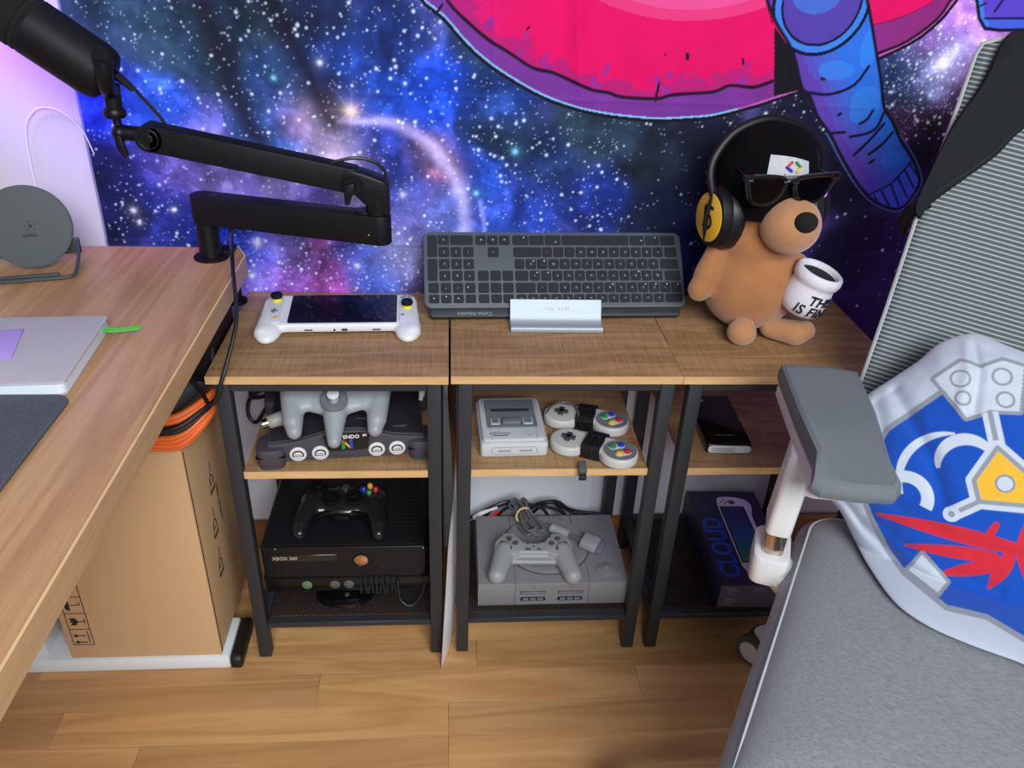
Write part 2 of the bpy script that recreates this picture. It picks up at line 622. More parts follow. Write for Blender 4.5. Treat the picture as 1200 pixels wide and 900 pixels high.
CP = [(-0.178,0.994,46,66,88),(-0.145,0.984,52,74,96),(-0.067,0.952,52,74,94),(-0.189,0.889,35,65,215),(-0.099,0.873,50,95,215),(-0.006,0.954,48,68,88),(0.061,1.002,42,58,78),(0.088,0.908,45,70,120),(0.159,1.005,30,38,78),(0.179,0.935,32,62,150),(0.244,0.973,26,46,112),(0.241,0.900,30,80,205),(0.332,0.903,25,72,205),(0.409,0.954,36,54,74),(0.417,0.905,28,60,140),(0.426,0.841,36,52,80),(0.497,0.788,30,48,95),(0.575,0.857,44,58,76),(0.585,0.747,26,44,125),(0.472,0.731,45,70,180),(0.431,0.698,60,80,190),(0.676,0.819,34,40,58),(0.687,0.734,18,24,52),(0.758,0.835,20,22,42),(1.015,0.784,14,11,34),(1.144,0.650,13,9,44),(1.050,0.648,12,9,36),(1.101,0.515,14,9,44),(0.919,0.879,18,14,40),(0.759,0.644,14,22,70),(0.808,0.794,14,14,38),(-0.214,0.773,25,27,75),(-0.174,0.712,20,25,72),(-0.100,0.755,40,44,120),(-0.089,0.699,38,46,130),(-0.067,0.779,150,120,200),(-0.018,0.756,172,142,212),(0.072,0.749,165,135,205),(0.111,0.735,120,90,170),(-0.016,0.693,40,60,180),(0.006,0.649,52,72,190),(0.077,0.665,150,122,202),(0.132,0.651,132,72,132),(0.203,0.652,110,112,222),(0.259,0.638,195,175,238),(0.215,0.606,104,112,222),(0.084,0.589,150,84,172),(0.012,0.580,130,100,190),(0.155,0.577,192,82,172),(0.288,0.638,122,92,132),(0.284,0.583,80,52,82),(0.243,0.578,60,90,190),(0.108,0.846,40,80,180),(0.129,0.853,190,150,185),(0.145,0.818,195,155,195),(0.181,0.800,205,165,205),(0.189,0.781,170,140,200),(0.080,0.826,60,100,170),(0.237,0.809,26,42,130),(0.263,0.769,24,36,112),(0.211,0.829,40,60,160),(0.304,0.756,35,70,190),(0.325,0.777,160,110,150),(0.310,0.720,120,110,190),(0.289,0.695,130,110,190),(0.352,0.707,110,120,210),(0.386,0.785,30,75,190),(0.402,0.707,45,75,180),(1.083,0.949,58,80,130),(1.042,0.948,40,60,110),(1.120,0.965,175,155,210),(1.088,1.023,150,105,185),(1.071,0.896,68,36,60),(1.172,0.938,90,50,90),(1.181,1.012,190,120,200),(1.136,0.871,45,24,48),(1.121,1.048,160,100,190),(1.120,0.829,18,12,34),(1.224,0.991,170,100,180),(1.308,0.805,16,12,40)]


def soft(pts, closed=True):
    return [(v.x, v.y) for v in smooth_path([(x, y_, 0) for x, y_ in pts], 3, closed)]


def build_tapestry():
    planet, leg, foot2 = soft(PLANET), soft(LEG), FOOT2
    band, bandR, rimR = soft(BAND, False), soft(BANDR, False), soft(RIMR, False)
    creases, cuff = [soft(c, False) for c in CREASES], [soft(c, False) for c in CUFF]
    DX = 0.0013
    xs = np.concatenate([np.arange(-0.215, 1.25, DX), np.arange(1.252, 1.5, 0.006)])
    zs = np.concatenate([np.arange(0.530, 0.541, 0.004), np.arange(0.542, 1.085, DX), np.arange(1.09, 1.4, 0.012)])
    X, Z = np.meshgrid(xs, zs)
    wx = X + 0.045 * (vnoise(X + 2, Z + 1, 14, 4, 11) - 0.5)
    wz = Z + 0.045 * (vnoise(X + 5, Z + 3, 14, 4, 31) - 0.5)
    cp = np.array(CP)
    lc = nlin(cp[:, 2:])
    acc = np.zeros(X.shape + (3,))
    ws = np.zeros(X.shape)
    for (cx, cz), c in zip(cp[:, :2], lc):
        d2 = (wx - cx) ** 2 + (wz - cz) ** 2
        k = np.exp(-d2 / (2 * 0.024 ** 2)) + 1e-5 / (d2 + 2e-3)
        ws += k
        acc += k[..., None] * c
    col = acc / ws[..., None]
    n1 = vnoise(X + 1, Z + 9, 24, 5, 51)
    n2 = vnoise(X + 3, Z + 4, 60, 4, 71)
    gg = lin_to = np.clip(0.18 + 1.55 * n1 * (0.55 + 0.9 * n2), 0.05, 3)
    col *= gg[..., None]
    col *= np.array((0.76, 1.0, 1.04))
    lum = col.max(-1)
    wisp = np.clip((vnoise(wx * 1.3 + 4, wz * 1.3 + 2, 30, 5, 91) - 0.52) * 4, 0, 1) * np.clip(lum * 3, 0, 1)
    col *= (1 + 0.9 * wisp)[..., None]
    col += wisp[..., None] * nlin((120, 110, 170)) * 0.06
    # bright bow of gas
    arc = [(0.175,0.862),(0.194,0.861),(0.226,0.862),(0.259,0.858),(0.292,0.844),(0.318,0.825),(0.338,0.798),(0.356,0.764),(0.366,0.736),(0.371,0.692),(0.360,0.662)]
    d = linedist(wx * 0.35 + X * 0.65, wz * 0.35 + Z * 0.65, arc)
    t = np.clip((X - 0.17) / 0.2, 0, 1)
    col += (np.exp(-(d / (0.005 + 0.006 * t)) ** 2) * (0.25 + 0.9 * n1))[..., None] * nlin((196, 180, 228)) * 1.15
    d = linedist(X, Z, [(0.395, 0.735), (0.402, 0.70), (0.405, 0.665)])
    col += (np.exp(-(d / 0.004) ** 2))[..., None] * nlin((150, 150, 225)) * 0.7
    for bx, bz, rr, cc in ((0.322, 0.778, 0.012, (200, 110, 120)), (0.145, 0.66, 0.016, (150, 50, 60)), (0.12, 0.855, 0.02, (190, 130, 140)), (0.17, 0.795, 0.02, (190, 150, 170)), (1.11, 0.968, 0.013, (225, 205, 240)), (1.135, 1.05, 0.06, (150, 90, 150)), (1.19, 0.985, 0.03, (120, 60, 110))):
        d = np.hypot(wx - bx, wz - bz)
        col += (np.exp(-(d / rr) ** 2) * (0.3 + n2))[..., None] * nlin(cc) * 0.8
    # fold shade painted into the cloth colour: two dark bands left of centre
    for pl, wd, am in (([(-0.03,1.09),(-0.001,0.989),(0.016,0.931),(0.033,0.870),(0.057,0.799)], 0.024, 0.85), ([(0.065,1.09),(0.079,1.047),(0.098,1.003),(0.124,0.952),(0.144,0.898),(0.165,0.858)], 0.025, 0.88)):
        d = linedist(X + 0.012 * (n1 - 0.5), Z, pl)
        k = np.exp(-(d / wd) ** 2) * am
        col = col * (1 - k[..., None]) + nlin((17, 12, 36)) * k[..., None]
    # stars
    st = np.zeros(X.shape)
    tint = np.zeros(X.shape)
    R = np.random.RandomState(3)
    N = 5200
    sx, sz = R.uniform(-0.21, 1.24, N), R.uniform(0.545, 1.08, N)
    dens = np.ones(N)
    dens[(sx > 0.64) & (sz < 0.86)] = 0.28
    dens[(sx > 0.95) & (sz < 0.82)] = 0.15
    keep = R.rand(N) < dens
    extra = 340
    ex, ez = R.normal(1.085, 0.035, extra), R.normal(0.955, 0.04, extra)
    ex2, ez2 = R.uniform(-0.05, 0.28, 260), R.uniform(0.575, 0.70, 260)
    sx, sz = np.concatenate([sx[keep], ex, ex2]), np.concatenate([sz[keep], ez, ez2])
    mag = R.rand(len(sx)) ** 6
    ix0, dx = -0.215, DX
    z0i = int(np.searchsorted(zs, 0.542))
    for x, z, m in zip(sx, sz, mag):
        i, j = int(round((x - ix0) / dx)), z0i + int(round((z - 0.542) / dx))
        sg = 0.00062 + 0.0010 * m
        br = 0.25 + 1.1 * m + 0.45 * R.rand()
        i0, i1, j0, j1 = max(i - 4, 0), min(i + 5, X.shape[1]), max(j - 4, 0), min(j + 5, X.shape[0])
        if i1 <= i0 or j1 <= j0:
            continue
        g = np.exp(-((X[j0:j1, i0:i1] - x) ** 2 + (Z[j0:j1, i0:i1] - z) ** 2) / (2 * sg * sg)) * br
        st[j0:j1, i0:i1] += g
    col += np.clip(st, 0, 1)[..., None] * nlin((205, 222, 245))
    for x, z, s, cc in ((0.084,0.921,0.0035,(130,215,235)),(0.152,0.943,0.0035,(215,225,225)),(0.194,0.874,0.0105,(240,205,140)),(0.449,0.818,0.0045,(120,205,245)),(0.388,0.749,0.0035,(130,215,245)),(0.028,0.659,0.006,(225,225,215)),(0.269,0.745,0.005,(190,190,215)),(-0.161,0.711,0.004,(215,215,235)),(1.115,0.969,0.007,(225,205,245)),(-0.098,0.713,0.003,(200,200,235)),(-0.155,0.691,0.003,(200,200,225)),(0.012,0.60,0.004,(200,225,245)),(1.05,1.0,0.003,(220,225,245)),(0.19,0.62,0.004,(210,200,240))):
        d = np.hypot(X - x, Z - z)
        th = np.arctan2(Z - z, X - x)
        ray = np.exp(-d / (s * 1.1)) * np.abs(np.cos(th * 4 + 0.4)) ** 14 * 0.6
        col += (np.exp(-(d / s) ** 2) + np.exp(-d / s / 1.3) * 0.35 + ray)[..., None] * nlin(cc) * 0.9

    # ---- printed artwork: huge pink globe with a purple rim, one suited leg in front of it
    def put(mask, c):
        m = np.asarray(mask, float)[..., None]
        np.copyto(col, col * (1 - m) + np.asarray(c) * m)

    sm = lambda d, w0: np.clip((w0 - d) / 0.0016 + 0.5, 0, 1)
    pin = inpoly(X, Z, planet)
    dp = linedist(X, Z, planet + planet[:1])
    put(np.where(pin, 0, sm(dp, 0.005)), nlin((14, 12, 26)))
    rimc = nlin((118, 52, 150)) * (1 - np.clip((X - 0.75) / 0.3, 0, 1))[..., None] + nlin((140, 40, 120)) * np.clip((X - 0.75) / 0.3, 0, 1)[..., None]
    put(pin, rimc * (0.85 + 0.3 * n1)[..., None])
    blue_rim = pin & (dp < 0.0030) & (X < 0.80)
    put(blue_rim, nlin((130, 185, 235)))
    put(pin & (dp < 0.003) & (X >= 0.80), nlin((190, 90, 170)))
    inner = band + [(0.86, 1.0), (0.95, 1.012)] + bandR + [(1.09, 1.28), (0.30, 1.28)]
    iin = inpoly(X, Z, inner)
    rad = np.hypot((X - 0.69) * 0.62, (Z - 1.16))
    g1 = np.clip((0.16 - rad) / 0.05, 0, 1)
    stepd = np.round(np.clip((0.150 - rad) / 0.06, 0, 1) * 4) / 4
    pk = nlin((228, 4, 98)) * (1 - stepd[..., None]) + nlin((238, 110, 180)) * stepd[..., None]
    side = np.clip((0.46 - X) / 0.12, 0, 1)[..., None]
    pk = pk * (1 - side * 0.45) + nlin((196, 40, 140)) * side * 0.45
    put(iin, pk * (0.92 + 0.16 * n1)[..., None])
    nb = linedist(X, Z, band)
    sp = iin & (nb < 0.012 + 0.018 * np.clip(n2 - 0.42, 0, 1) * 4) & (X < 0.86)
    put(sp * 0.75, nlin((168, 30, 120)))
    for x, z, a, b, h in ((0.448,0.962,0.004,0.012,0.45),(0.489,0.958,0.004,0.011,0.4),(0.493,0.945,0.005,0.008,0.3),(0.584,0.945,0.004,0.012,0.25),(0.403,1.005,0.006,0.010,0.5),(0.457,0.99,0.003,0.006,0.45),(0.570,0.925,0.010,0.006,0.5),(0.665,0.93,0.003,0.012,0.1),(0.684,0.94,0.005,0.007,0.05),(0.680,0.918,0.008,0.008,0),(0.640,0.912,0.003,0.007,0),(0.80,0.93,0.008,0.012,0)):
        u, v = (X - x) * math.cos(h) + (Z - z) * -math.sin(h), (X - x) * math.sin(h) + (Z - z) * math.cos(h)
        put(((u / a) ** 2 + (v / b) ** 2 < 1) * 0.8, nlin((150, 40, 150)))
    for x, z, a, b, h in ((0.461,1.000,0.002,0.004,0.6),(0.707,0.968,0.003,0.006,-0.3),(0.672,0.969,0.001,0.004,0.4),(0.667,0.915,0.002,0.016,0.1),(0.795,0.963,0.002,0.006,-0.3),(0.33,1.022,0.002,0.010,0.6)):
        u, v = (X - x) * math.cos(h) + (Z - z) * -math.sin(h), (X - x) * math.sin(h) + (Z - z) * math.cos(h)
        put((u / a) ** 2 + (v / b) ** 2 < 1, nlin((30, 10, 40)))
    put(sm(nb, 0.0022 + 0.001 * n2), nlin((26, 10, 34)))
    put(sm(linedist(X, Z, bandR), 0.0005), nlin((60, 10, 60)))
    put(sm(linedist(X, Z, [(0.95, 0.952)] + rimR), 0.0022) * pin, nlin((26, 10, 34)))
    put(inpoly(X, Z, wedge), nlin((16, 12, 22)))
    lin_ = inpoly(X, Z, leg)
    dl = linedist(X, Z, leg[3:-5])
    ax = linedist(X, Z, [(0.89, 1.083), (0.925, 0.98), (0.975, 0.90), (1.05, 0.80), (1.10, 0.75)])
    right = np.clip(((X - 0.925) * 0.75 + (Z - 0.95) * 0.62) / 0.055 + 0.35 + 0.5 * (n1 - 0.5), 0, 1)
    right = np.round(right * 4) / 4
    lc_ = nlin((92, 62, 168)) * (1 - right[..., None]) + nlin((44, 112, 222)) * right[..., None]
    low = np.clip((0.80 - Z) / 0.05, 0, 1)[..., None]
    lc_ = lc_ * (1 - 0.5 * low) + nlin((70, 70, 215)) * 0.5 * low
    put(lin_, lc_)
    edgeL = lin_ & (dl < 0.008 + 0.004 * n2) & (((X - 0.89) * 0.8 + (Z - 0.93) * 0.62) < 0.0)
    put(edgeL * 0.85, nlin((70, 140, 232)))
    for x, z, a, b in ((0.945,0.955,0.03,0.014),(1.005,0.905,0.025,0.03),(0.99,0.99,0.014,0.03),(1.075,0.82,0.02,0.014)):
        put((((X - x) / a) ** 2 + ((Z - z) / b) ** 2 < 1 + 0.5 * (n2 - 0.5)) * lin_ * 0.55, nlin((52, 138, 238)))
    kx, kz, ka, kb_ = 0.900, 1.050, 0.062, 0.062
    q = ((X - kx) / ka) ** 2 + ((Z - kz) / kb_) ** 2
    put((q < 1.38) & lin_, nlin((58, 128, 226)))
    put((q < 1.5) & (q > 1.30) & lin_, nlin((18, 14, 46)))
    put((q < 1.0), nlin((84, 62, 166)))
    put((q < 1.0) & (q > 0.88), nlin((18, 14, 46)))
    put((((X - 0.89) / 0.04) ** 2 + ((Z - 1.065) / 0.032) ** 2 < 1) * 0.9, nlin((70, 110, 205)))
    for cr in creases:
        put(sm(linedist(X, Z, cr), 0.0024) * lin_, nlin((18, 14, 46)))
    cq = inpoly(X, Z, cuff[0] + [(1.135, 0.80), (1.14, 0.72), (1.05, 0.72)]) & lin_
    put(cq * 0.6, nlin((66, 100, 224)))
    for cr in cuff:
        put(sm(linedist(X, Z, cr), 0.0016) * lin_, nlin((18, 14, 46)))
    put(sm(dl, 0.0025), nlin((14, 12, 34)))
    put(sm(np.abs(dl - 0.0042), 0.0008) * (~lin_) * (Z < 0.86), nlin((90, 110, 190)))
    fin = inpoly(X, Z, foot2)
    df = linedist(X, Z, foot2)
    put(fin, nlin((92, 66, 200)))
    put(fin & (Z < 1.037), nlin((66, 96, 222)))
    put(fin & (df < 0.008) & (X < 1.17), nlin((60, 130, 230)))
    put(sm(df, 0.0025), nlin((14, 12, 34)))
    put(sm(linedist(X, Z, [(1.160, 1.036), (1.30, 1.041)]), 0.0016), nlin((14, 12, 34)))
    put(sm(linedist(X, Z, [(1.172, 1.046), (1.18, 1.063)]), 0.0018), nlin((14, 12, 34)))
    put(sm(linedist(X, Z, [(1.145, 1.052), (1.155, 1.057)]), 0.0014), nlin((14, 12, 34)))
    # pale stitched hem on the left edge
    hem = X < -0.2115
    put(hem * 0.75, nlin((150, 150, 190)))
    col[:] = np.clip(col, 0, 1)
    # the cloth itself: long soft folds and small creases
    Y = np.full(X.shape, 0.2965)
    for pl, wd, am in (([(0.02,1.4),(-0.05,1.09),(-0.03,1.0),(0.0,0.9),(0.035,0.80),(0.06,0.70)], 0.022, 0.010), ([(0.02,1.4),(0.035,1.09),(0.06,1.0),(0.10,0.9),(0.15,0.80),(0.19,0.70)], 0.024, 0.011), ([(0.30,1.4),(0.30,0.9),(0.32,0.60)], 0.03, 0.003), ([(0.535,1.4),(0.535,1.0),(0.55,0.9)], 0.012, 0.003), ([(0.50,1.4),(0.545,0.93)], 0.014, 0.002)):
        dd = linedist(X, Z, pl)
        Y -= np.exp(-(dd / wd) ** 2) * am * np.clip((Z - 0.62) / 0.25, 0.15, 1)
    Y -= 0.004 * vnoise(X, Z, 7, 3, 15) + 0.0012 * vnoise(X, Z, 28, 2, 25)
    # fold marks from when it was packed
    for xx in (0.41, 0.87):
        Y -= 0.0012 * np.exp(-((X - xx) / 0.004) ** 2)
    for zz in (0.9, 0.66):
        Y -= 0.0010 * np.exp(-((Z - zz) / 0.004) ** 2)
    Xs = X - 0.004 + 0.0 * Z + np.where(X < -0.1, (Z - 0.645) * 0.021 * (-0.1 - X) / 0.115, 0)
    Zl = Z.copy()
    Zl[0] = np.where(X[0] > 0.98, 0.25, Z[0])
    v = np.stack([Xs, Y, Zl], -1).reshape(-1, 3)
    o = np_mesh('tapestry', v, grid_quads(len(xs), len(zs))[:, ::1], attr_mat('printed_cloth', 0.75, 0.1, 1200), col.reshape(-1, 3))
    return tag(o, 'galaxy print wall tapestry with a pink globe and blue suited leg', 'tapestry')


build_tapestry()

# white lead hanging on the bare wall
tag(B().tube([(-0.306,0.292,0.690),(-0.306,0.294,0.738),(-0.305,0.295,0.785),(-0.298,0.294,0.837),(-0.280,0.293,0.862),(-0.261,0.292,0.868),(-0.238,0.292,0.861),(-0.216,0.293,0.836),(-0.206,0.294,0.80)], 0.0014, 6).obj('wall_cable', M_white), 'thin white cable looping over the bare wall beside the tapestry', 'cable')

# ------------------------------------------------------------------ three side tables
TH = 0.572


def make_table():
    t = thing('side_table', 'left side table, nearest the desk, with the white handheld on top', 'table', (0, 0, 0), group='row of oak and steel side tables')
    top = B().box(0, 0.0008, TH - 0.0125, 0.3395, 0.292, TH, 0.0006, 1).obj('tabletop', M_oak, t)
    B().box(0, 0, TH - 0.0125, 0.3395, 0.0008, TH - 0.0004).obj('edge_band', M_oakedge, top)
    for x in (0.0105, 0.3085):
        for y0 in (0.0015, 0.2635):
            l = B()
            l.box(x, y0, 0.006, x + 0.0205, y0 + 0.0205, TH - 0.0128, 0.0015)
            l.ell((x + 0.01025, y0 + 0.01025, 0.0078), (0.0094, 0.0094, 0.0078), seg=14)
            l.obj('leg', M_frame, t)
    for (x0, y0, x1, y1) in ((0.031, 0.0035, 0.3085, 0.0205), (0.031, 0.265, 0.3085, 0.283), (0.0115, 0.022, 0.030, 0.2635), (0.3095, 0.022, 0.328, 0.2635)):
        B().box(x0, y0, TH - 0.0262, x1, y1, TH - 0.0128, 0.001, 1).obj('top_rail', M_frame, t)
    for (x0, y0, x1, y1) in ((0.031, 0.0045, 0.3085, 0.0215), (0.031, 0.265, 0.3085, 0.283)):
        B().box(x0, y0, 0.073, x1, y1, 0.0845, 0.001, 1).obj('bottom_rail', M_frame, t)
    for (x0, y0, x1, y1) in ((0.0115, 0.022, 0.0295, 0.2635), (0.3100, 0.022, 0.328, 0.2635)):
        B().box(x0, y0, 0.073, x1, y1, 0.0845, 0.001, 1).obj('bottom_rail', M_frame, t)
    s = B().box(0.0315, 0.0068, 0.3900, 0.308, 0.284, 0.4030, 0.0006, 1).obj('shelf', M_oak, t)
    B().box(0.0315, 0.006, 0.3900, 0.308, 0.0068, 0.4026).obj('edge_band', M_oakedge, s)
    g = B()
    k = 0.033
    while k < 0.307:
        g.box(k, 0.022, 0.0815, k + 0.0017, 0.265, 0.0835)
        k += 0.0046
    k = 0.024
    while k < 0.264:
        g.box(0.03, k, 0.0832, 0.31, k + 0.0017, 0.0848)
        k += 0.0046
    g.obj('wire_shelf', M_mesh, t)
    return t


t1 = make_table()
dup(t1, 'side_table', (0.343, 0.0013, 0), 'middle side table, with the upright keyboard on its top')
dup(t1, 'side_table', (0.6832, 0.001, 0), 'right side table, with the plush toy on top, beside the chair')

brd = B().box(0.30, 0.2862, 0.0005, 0.627, 0.2877, 0.36, 0.0004, 1).obj('white_board', mat('white_board', (214, 216, 222), 0.5, noise=0.02))
tag(brd, 'white board standing against the wall behind the middle table', 'board')

# ------------------------------------------------------------------ desk
desk = thing('standing_desk', 'wood topped desk with white steel leg, cropped at the left', 'desk', (0, 0, 0))
B().prism([(-0.78, -1.02), (0.018, -1.02), (0.018, 0.222), (0.002, 0.256), (-0.78, 0.252)], 0.634, 0.665, 0.0012, 1).obj('desktop', M_desk, desk)
B().prism([(0.0183, -1.02), (0.0212, -1.02), (0.0212, 0.222), (0.004, 0.2575), (0.0012, 0.2585), (0.0183, 0.222)], 0.634, 0.6647).obj('edge_band', M_deskedge, desk, label='pale wood edge strip')
B().box(-0.405, -0.005, 0.031, -0.335, 0.065, 0.633, 0.004).obj('leg_column', M_wsteel, desk)
f = B()
f.box(-0.80, -0.017, 0.0, -0.034, 0.076, 0.030, 0.006)
f.obj('foot', M_wsteel, desk)
B().prism(rrect(-0.024, 0.003, 0.076, 0.033, 0.012), -0.0185, 0.0, 0.004, 2, M=Matrix(((0, 0, 1, -0.014), (1, 0, 0, 0), (0, 1, 0, 0), (0, 0, 0, 1)))).obj('end_cap', M_rubber, desk, label='black plastic end cap')
B().box(-0.060, -0.50, 0.585, -0.028, 0.235, 0.6335, 0.003).obj('frame_rail', M_blk, desk)
B().prism([(-0.026, 0.03), (-0.003, 0.03), (-0.003, 0.19), (-0.026, 0.19)], 0.545, 0.633, 0.004).obj('under_bracket', M_blk, desk)

# cable bundle hanging below the desk
hb = B().tube([(-0.20, -0.03, 0.545), (-0.12, 0.00, 0.515), (-0.072, 0.028, 0.512), (-0.040, 0.046, 0.532), (-0.020, 0.058, 0.552), (-0.026, 0.075, 0.60)], 0.023, 12, flat=0.8)
tag(hb.obj('cable_pouch', mat('grey_pouch', (46, 52, 60), 0.6, noise=0.5, nscale=70, bump=0.5, bscale=160)), 'dark grey pouch hanging under the desk above the orange cables', 'pouch')
cbd = thing('cable_bundle', 'bundle of orange and black cables slung under the right edge of the desk', 'cables', (-0.071, -0.03, 0.49))
Wcb = Matrix.Translation((0.071, 0.03, -0.49))
for i, (dz, dy, rr, m_) in enumerate(((0.000, 0.0, 0.0046, 0), (-0.008, 0.002, 0.0046, 0), (-0.0155, -0.003, 0.0046, 1), (-0.023, 0.001, 0.0050, 1), (-0.031, -0.002, 0.0044, 0), (-0.038, 0.001, 0.0044, 0), (-0.0445, -0.003, 0.0040, 0), (-0.050, 0.001, 0.0036, 0))):
    wv = 0.002 * math.sin(i * 2.3)
    b = B(Wcb).tube([(-0.19, -0.045 + dy, 0.537 + dz * 0.6), (-0.12, -0.038 + dy, 0.522 + dz * 0.8), (-0.071, -0.030 + dy, 0.5185 + dz * 0.95 + wv), (-0.036, -0.024 + dy, 0.523 + dz), (-0.007, 0.000 + dy, 0.533 + dz * 0.7), (0.005, 0.030 + i * 0.002, 0.534 + dz * 0.4), (0.026, 0.052 + i * 0.004, 0.533 + dz * 0.3)], rr, 9)
    b.obj('black_cable' if m_ else 'orange_cable', M_rubber if m_ else M_orange, cbd, label='black cable' if m_ else None)

# carton standing on the desk foot
bx = thing('cardboard_carton', 'tall brown cardboard carton standing on the white desk foot', 'box', (-0.1705, -0.0125, 0.0305))
B().box(-0.1235, 0, 0, 0.1235, 0.235, 0.425, 0.0015).obj('carton', M_card, bx)
B().box(0.1235, 0.004, 0.003, 0.1240, 0.0065, 0.42).obj('fold_line', M_ink, bx)
p = B(Matrix.Translation((-0.1235, -0.0001, 0)) @ XZ)


def frame_rect(b, x0, y0, x1, y1, t=0.0012):
    for a in ((x0, y0, x1, y0 + t), (x0, y1 - t, x1, y1), (x0, y0, x0 + t, y1), (x1 - t, y0, x1, y1)):
        b.box(a[0], a[1], 0, a[2], a[3], 0.0003)


for i in range(4):
    frame_rect(p, 0.010, 0.032 + i * 0.036, 0.044, 0.032 + (i + 1) * 0.036 + 0.0012)
for yy in (0.042, 0.057):   # arrows lying sideways
    p.box(0.014, 0.032 + yy - 0.0365, 0, 0.034, 0.032 + yy - 0.0345, 0.0003)
    p.prism([(0.0135, 0.032 + yy - 0.0355), (0.020, 0.032 + yy - 0.0395), (0.020, 0.032 + yy - 0.0315)], 0, 0.0003)
p.box(0.037, 0.037, 0, 0.0385, 0.064, 0.0003)
p.prism([(0.015, 0.078), (0.024, 0.078), (0.028, 0.0835), (0.028, 0.0885), (0.024, 0.094), (0.015, 0.094), (0.018, 0.090), (0.0155, 0.086), (0.019, 0.083)], 0, 0.0003)
p.box(0.028, 0.0853, 0, 0.038, 0.0868, 0.0003)
p.box(0.038, 0.0795, 0, 0.0393, 0.0925, 0.0003)
p.prism([(0.022, 0.1105), (0.0225, 0.136), (0.016, 0.133), (0.0125, 0.1233), (0.016, 0.1135)], 0, 0.0003)
p.tube([(0.022, 0.1233, 0.0001), (0.036, 0.1233, 0.0001), (0.039, 0.126, 0.0001), (0.037, 0.130, 0.0001)], 0.0008, 4, flat=0.2)
p.box(0.02, 0.150, 0, 0.034, 0.152, 0.0003)
p.obj('shipping_marks', M_ink, bx, label='printed upright, fragile and keep dry symbols')
s = B(Matrix(((0, 0, 1, 0.1237), (1, 0, 0, 0), (0, 1, 0, 0), (0, 0, 0, 1))))
for cy, cz in ((0.098, 0.305), (0.079, 0.228), (0.071, 0.150)):
    s.tube([(cy - 0.012, cz - 0.026, 0), (cy + 0.012, cz - 0.024, 0), (cy + 0.005, cz + 0.026, 0)], 0.0014, 5, True, smooth=False, flat=0.3)
    s.torus((cy, cz - 0.006, 0), 0.008, 0.0012, s2=5, seg=16, flat=0.3)
    s.box(cy - 0.012, cz - 0.029, 0, cy + 0.012, cz - 0.024, 0.0004)
s.text('CAUTION  HEAVY', 0.010, T(0.118, 0.24, 0.0002, 0, 0, 90))
s.obj('side_print', M_ink, bx, label='black line symbols printed down the side')

# ------------------------------------------------------------------ on the desk
DZ = 0.6652
nb = thing('notebook', 'pale grey cloth notebook with a green ribbon, lying on the desk', 'notebook', (-0.1760, -0.1250, DZ), (0, 0, 4.0))
M_cloth = mat('grey_bookcloth', (186, 180, 190), 0.9, noise=0.1, nscale=300, bump=0.3, bscale=700)
B().prism(rrect(-0.098, -0.086, 0.088, 0.086, 0.008), 0.0, 0.0015).obj('back_cover', M_cloth, nb)
B().prism(rrect(-0.096, -0.0845, 0.0865, 0.0845, 0.008), 0.0016, 0.0142).obj('pages', mat('page_block', (218, 228, 236), 0.8, noise=0.04, nscale=20), nb)
B().prism(rrect(-0.098, -0.086, 0.088, 0.086, 0.008), 0.0143, 0.0165, 0.0008).obj('front_cover', M_cloth, nb)
rb = B()
rib = [(0.080, 0.062), (0.100, 0.0575), (0.118, 0.0610), (0.131, 0.0640)]
rb.prism([(x, y - 0.0055) for x, y in rib] + [(x, y + 0.0055) for x, y in rib[::-1]], 0.0143, 0.0152, M=T(0, 0, -0.006))
M_rib0 = mat('green_ribbon', (88, 206, 60), 0.6)
rb.obj('ribbon', M_rib0, nb)
B().prism([(-0.079, 0.052), (-0.052, 0.078), (-0.060, 0.084), (-0.090, 0.062)], 0.0168, 0.0176).obj('ribbon_loop', M_rib0, nb)
st = B().prism([(-0.078, 0.0), (0.0, 0.0), (0.0, 0.079), (-0.078, 0.079)], 0, 0.0012, 0.0004, M=T(0, 0, 0, 0, 0, 14)).obj('sticky_note', mat('lilac_paper', (176, 150, 226), 0.8))
st.location = (-0.1608, -0.1509, DZ + 0.0168)
tag(st, 'small lilac paper note lying on the grey notebook', 'note')
mp = B().prism(rrect(-0.36, -0.62, -0.0735, -0.2075, 0.018), 0, 0.0035, 0.001).obj('desk_mat', mat('grey_felt', (84, 86, 98), 0.95, noise=0.55, nscale=420, bump=0.5, bscale=900))
mp.location = (0, 0, DZ)
tag(mp, 'dark grey marled felt mat on the desk, below the notebook', 'mat')

# wireless charger: a disc leaning on a bent wire foot
ch = thing('wireless_charger', 'round dark grey wireless charging stand on the back of the desk', 'charger', (-0.2640, 0.153, DZ), (0, 0, 14))
M_chg = mat('charcoal_soft_touch', (62, 70, 72), 0.5, noise=0.04)
dm = T(0, 0.010, 0.063, 76, 0, 0)
B(dm).cyl((0, 0, -0.0045), (0, 0, 0.0045), 0.0585, seg=64, bev=0.0015).obj('pad', M_chg, ch)
tx = B(dm)
tx.text('belkin', 0.008, T(0.002, -0.012, 0.0047))
for a in range(5):
    an = 0.4 + a * 2 * PI / 5
    tx.ell((0.004 + 0.007 * math.cos(an), 0.001 + 0.006 * math.sin(an), 0.0046), (0.0009, 0.0009, 0.0003), seg=8)
tx.torus((0.004, 0.001, 0.0046), 0.002, 0.0005, s2=5, seg=12)
tx.obj('maker_print', M_blk, ch)
wf = B()
wf.tube([(-0.052, 0.035, 0.030), (-0.056, 0.010, 0.012), (-0.050, -0.034, 0.0045), (-0.040, -0.047, 0.0035), (0.0, -0.047, 0.0035), (0.030, -0.047, 0.0035), (0.050, -0.045, 0.004), (0.056, -0.034, 0.0055), (0.058, 0.0, 0.016), (0.056, 0.035, 0.030)], 0.0026, 8)
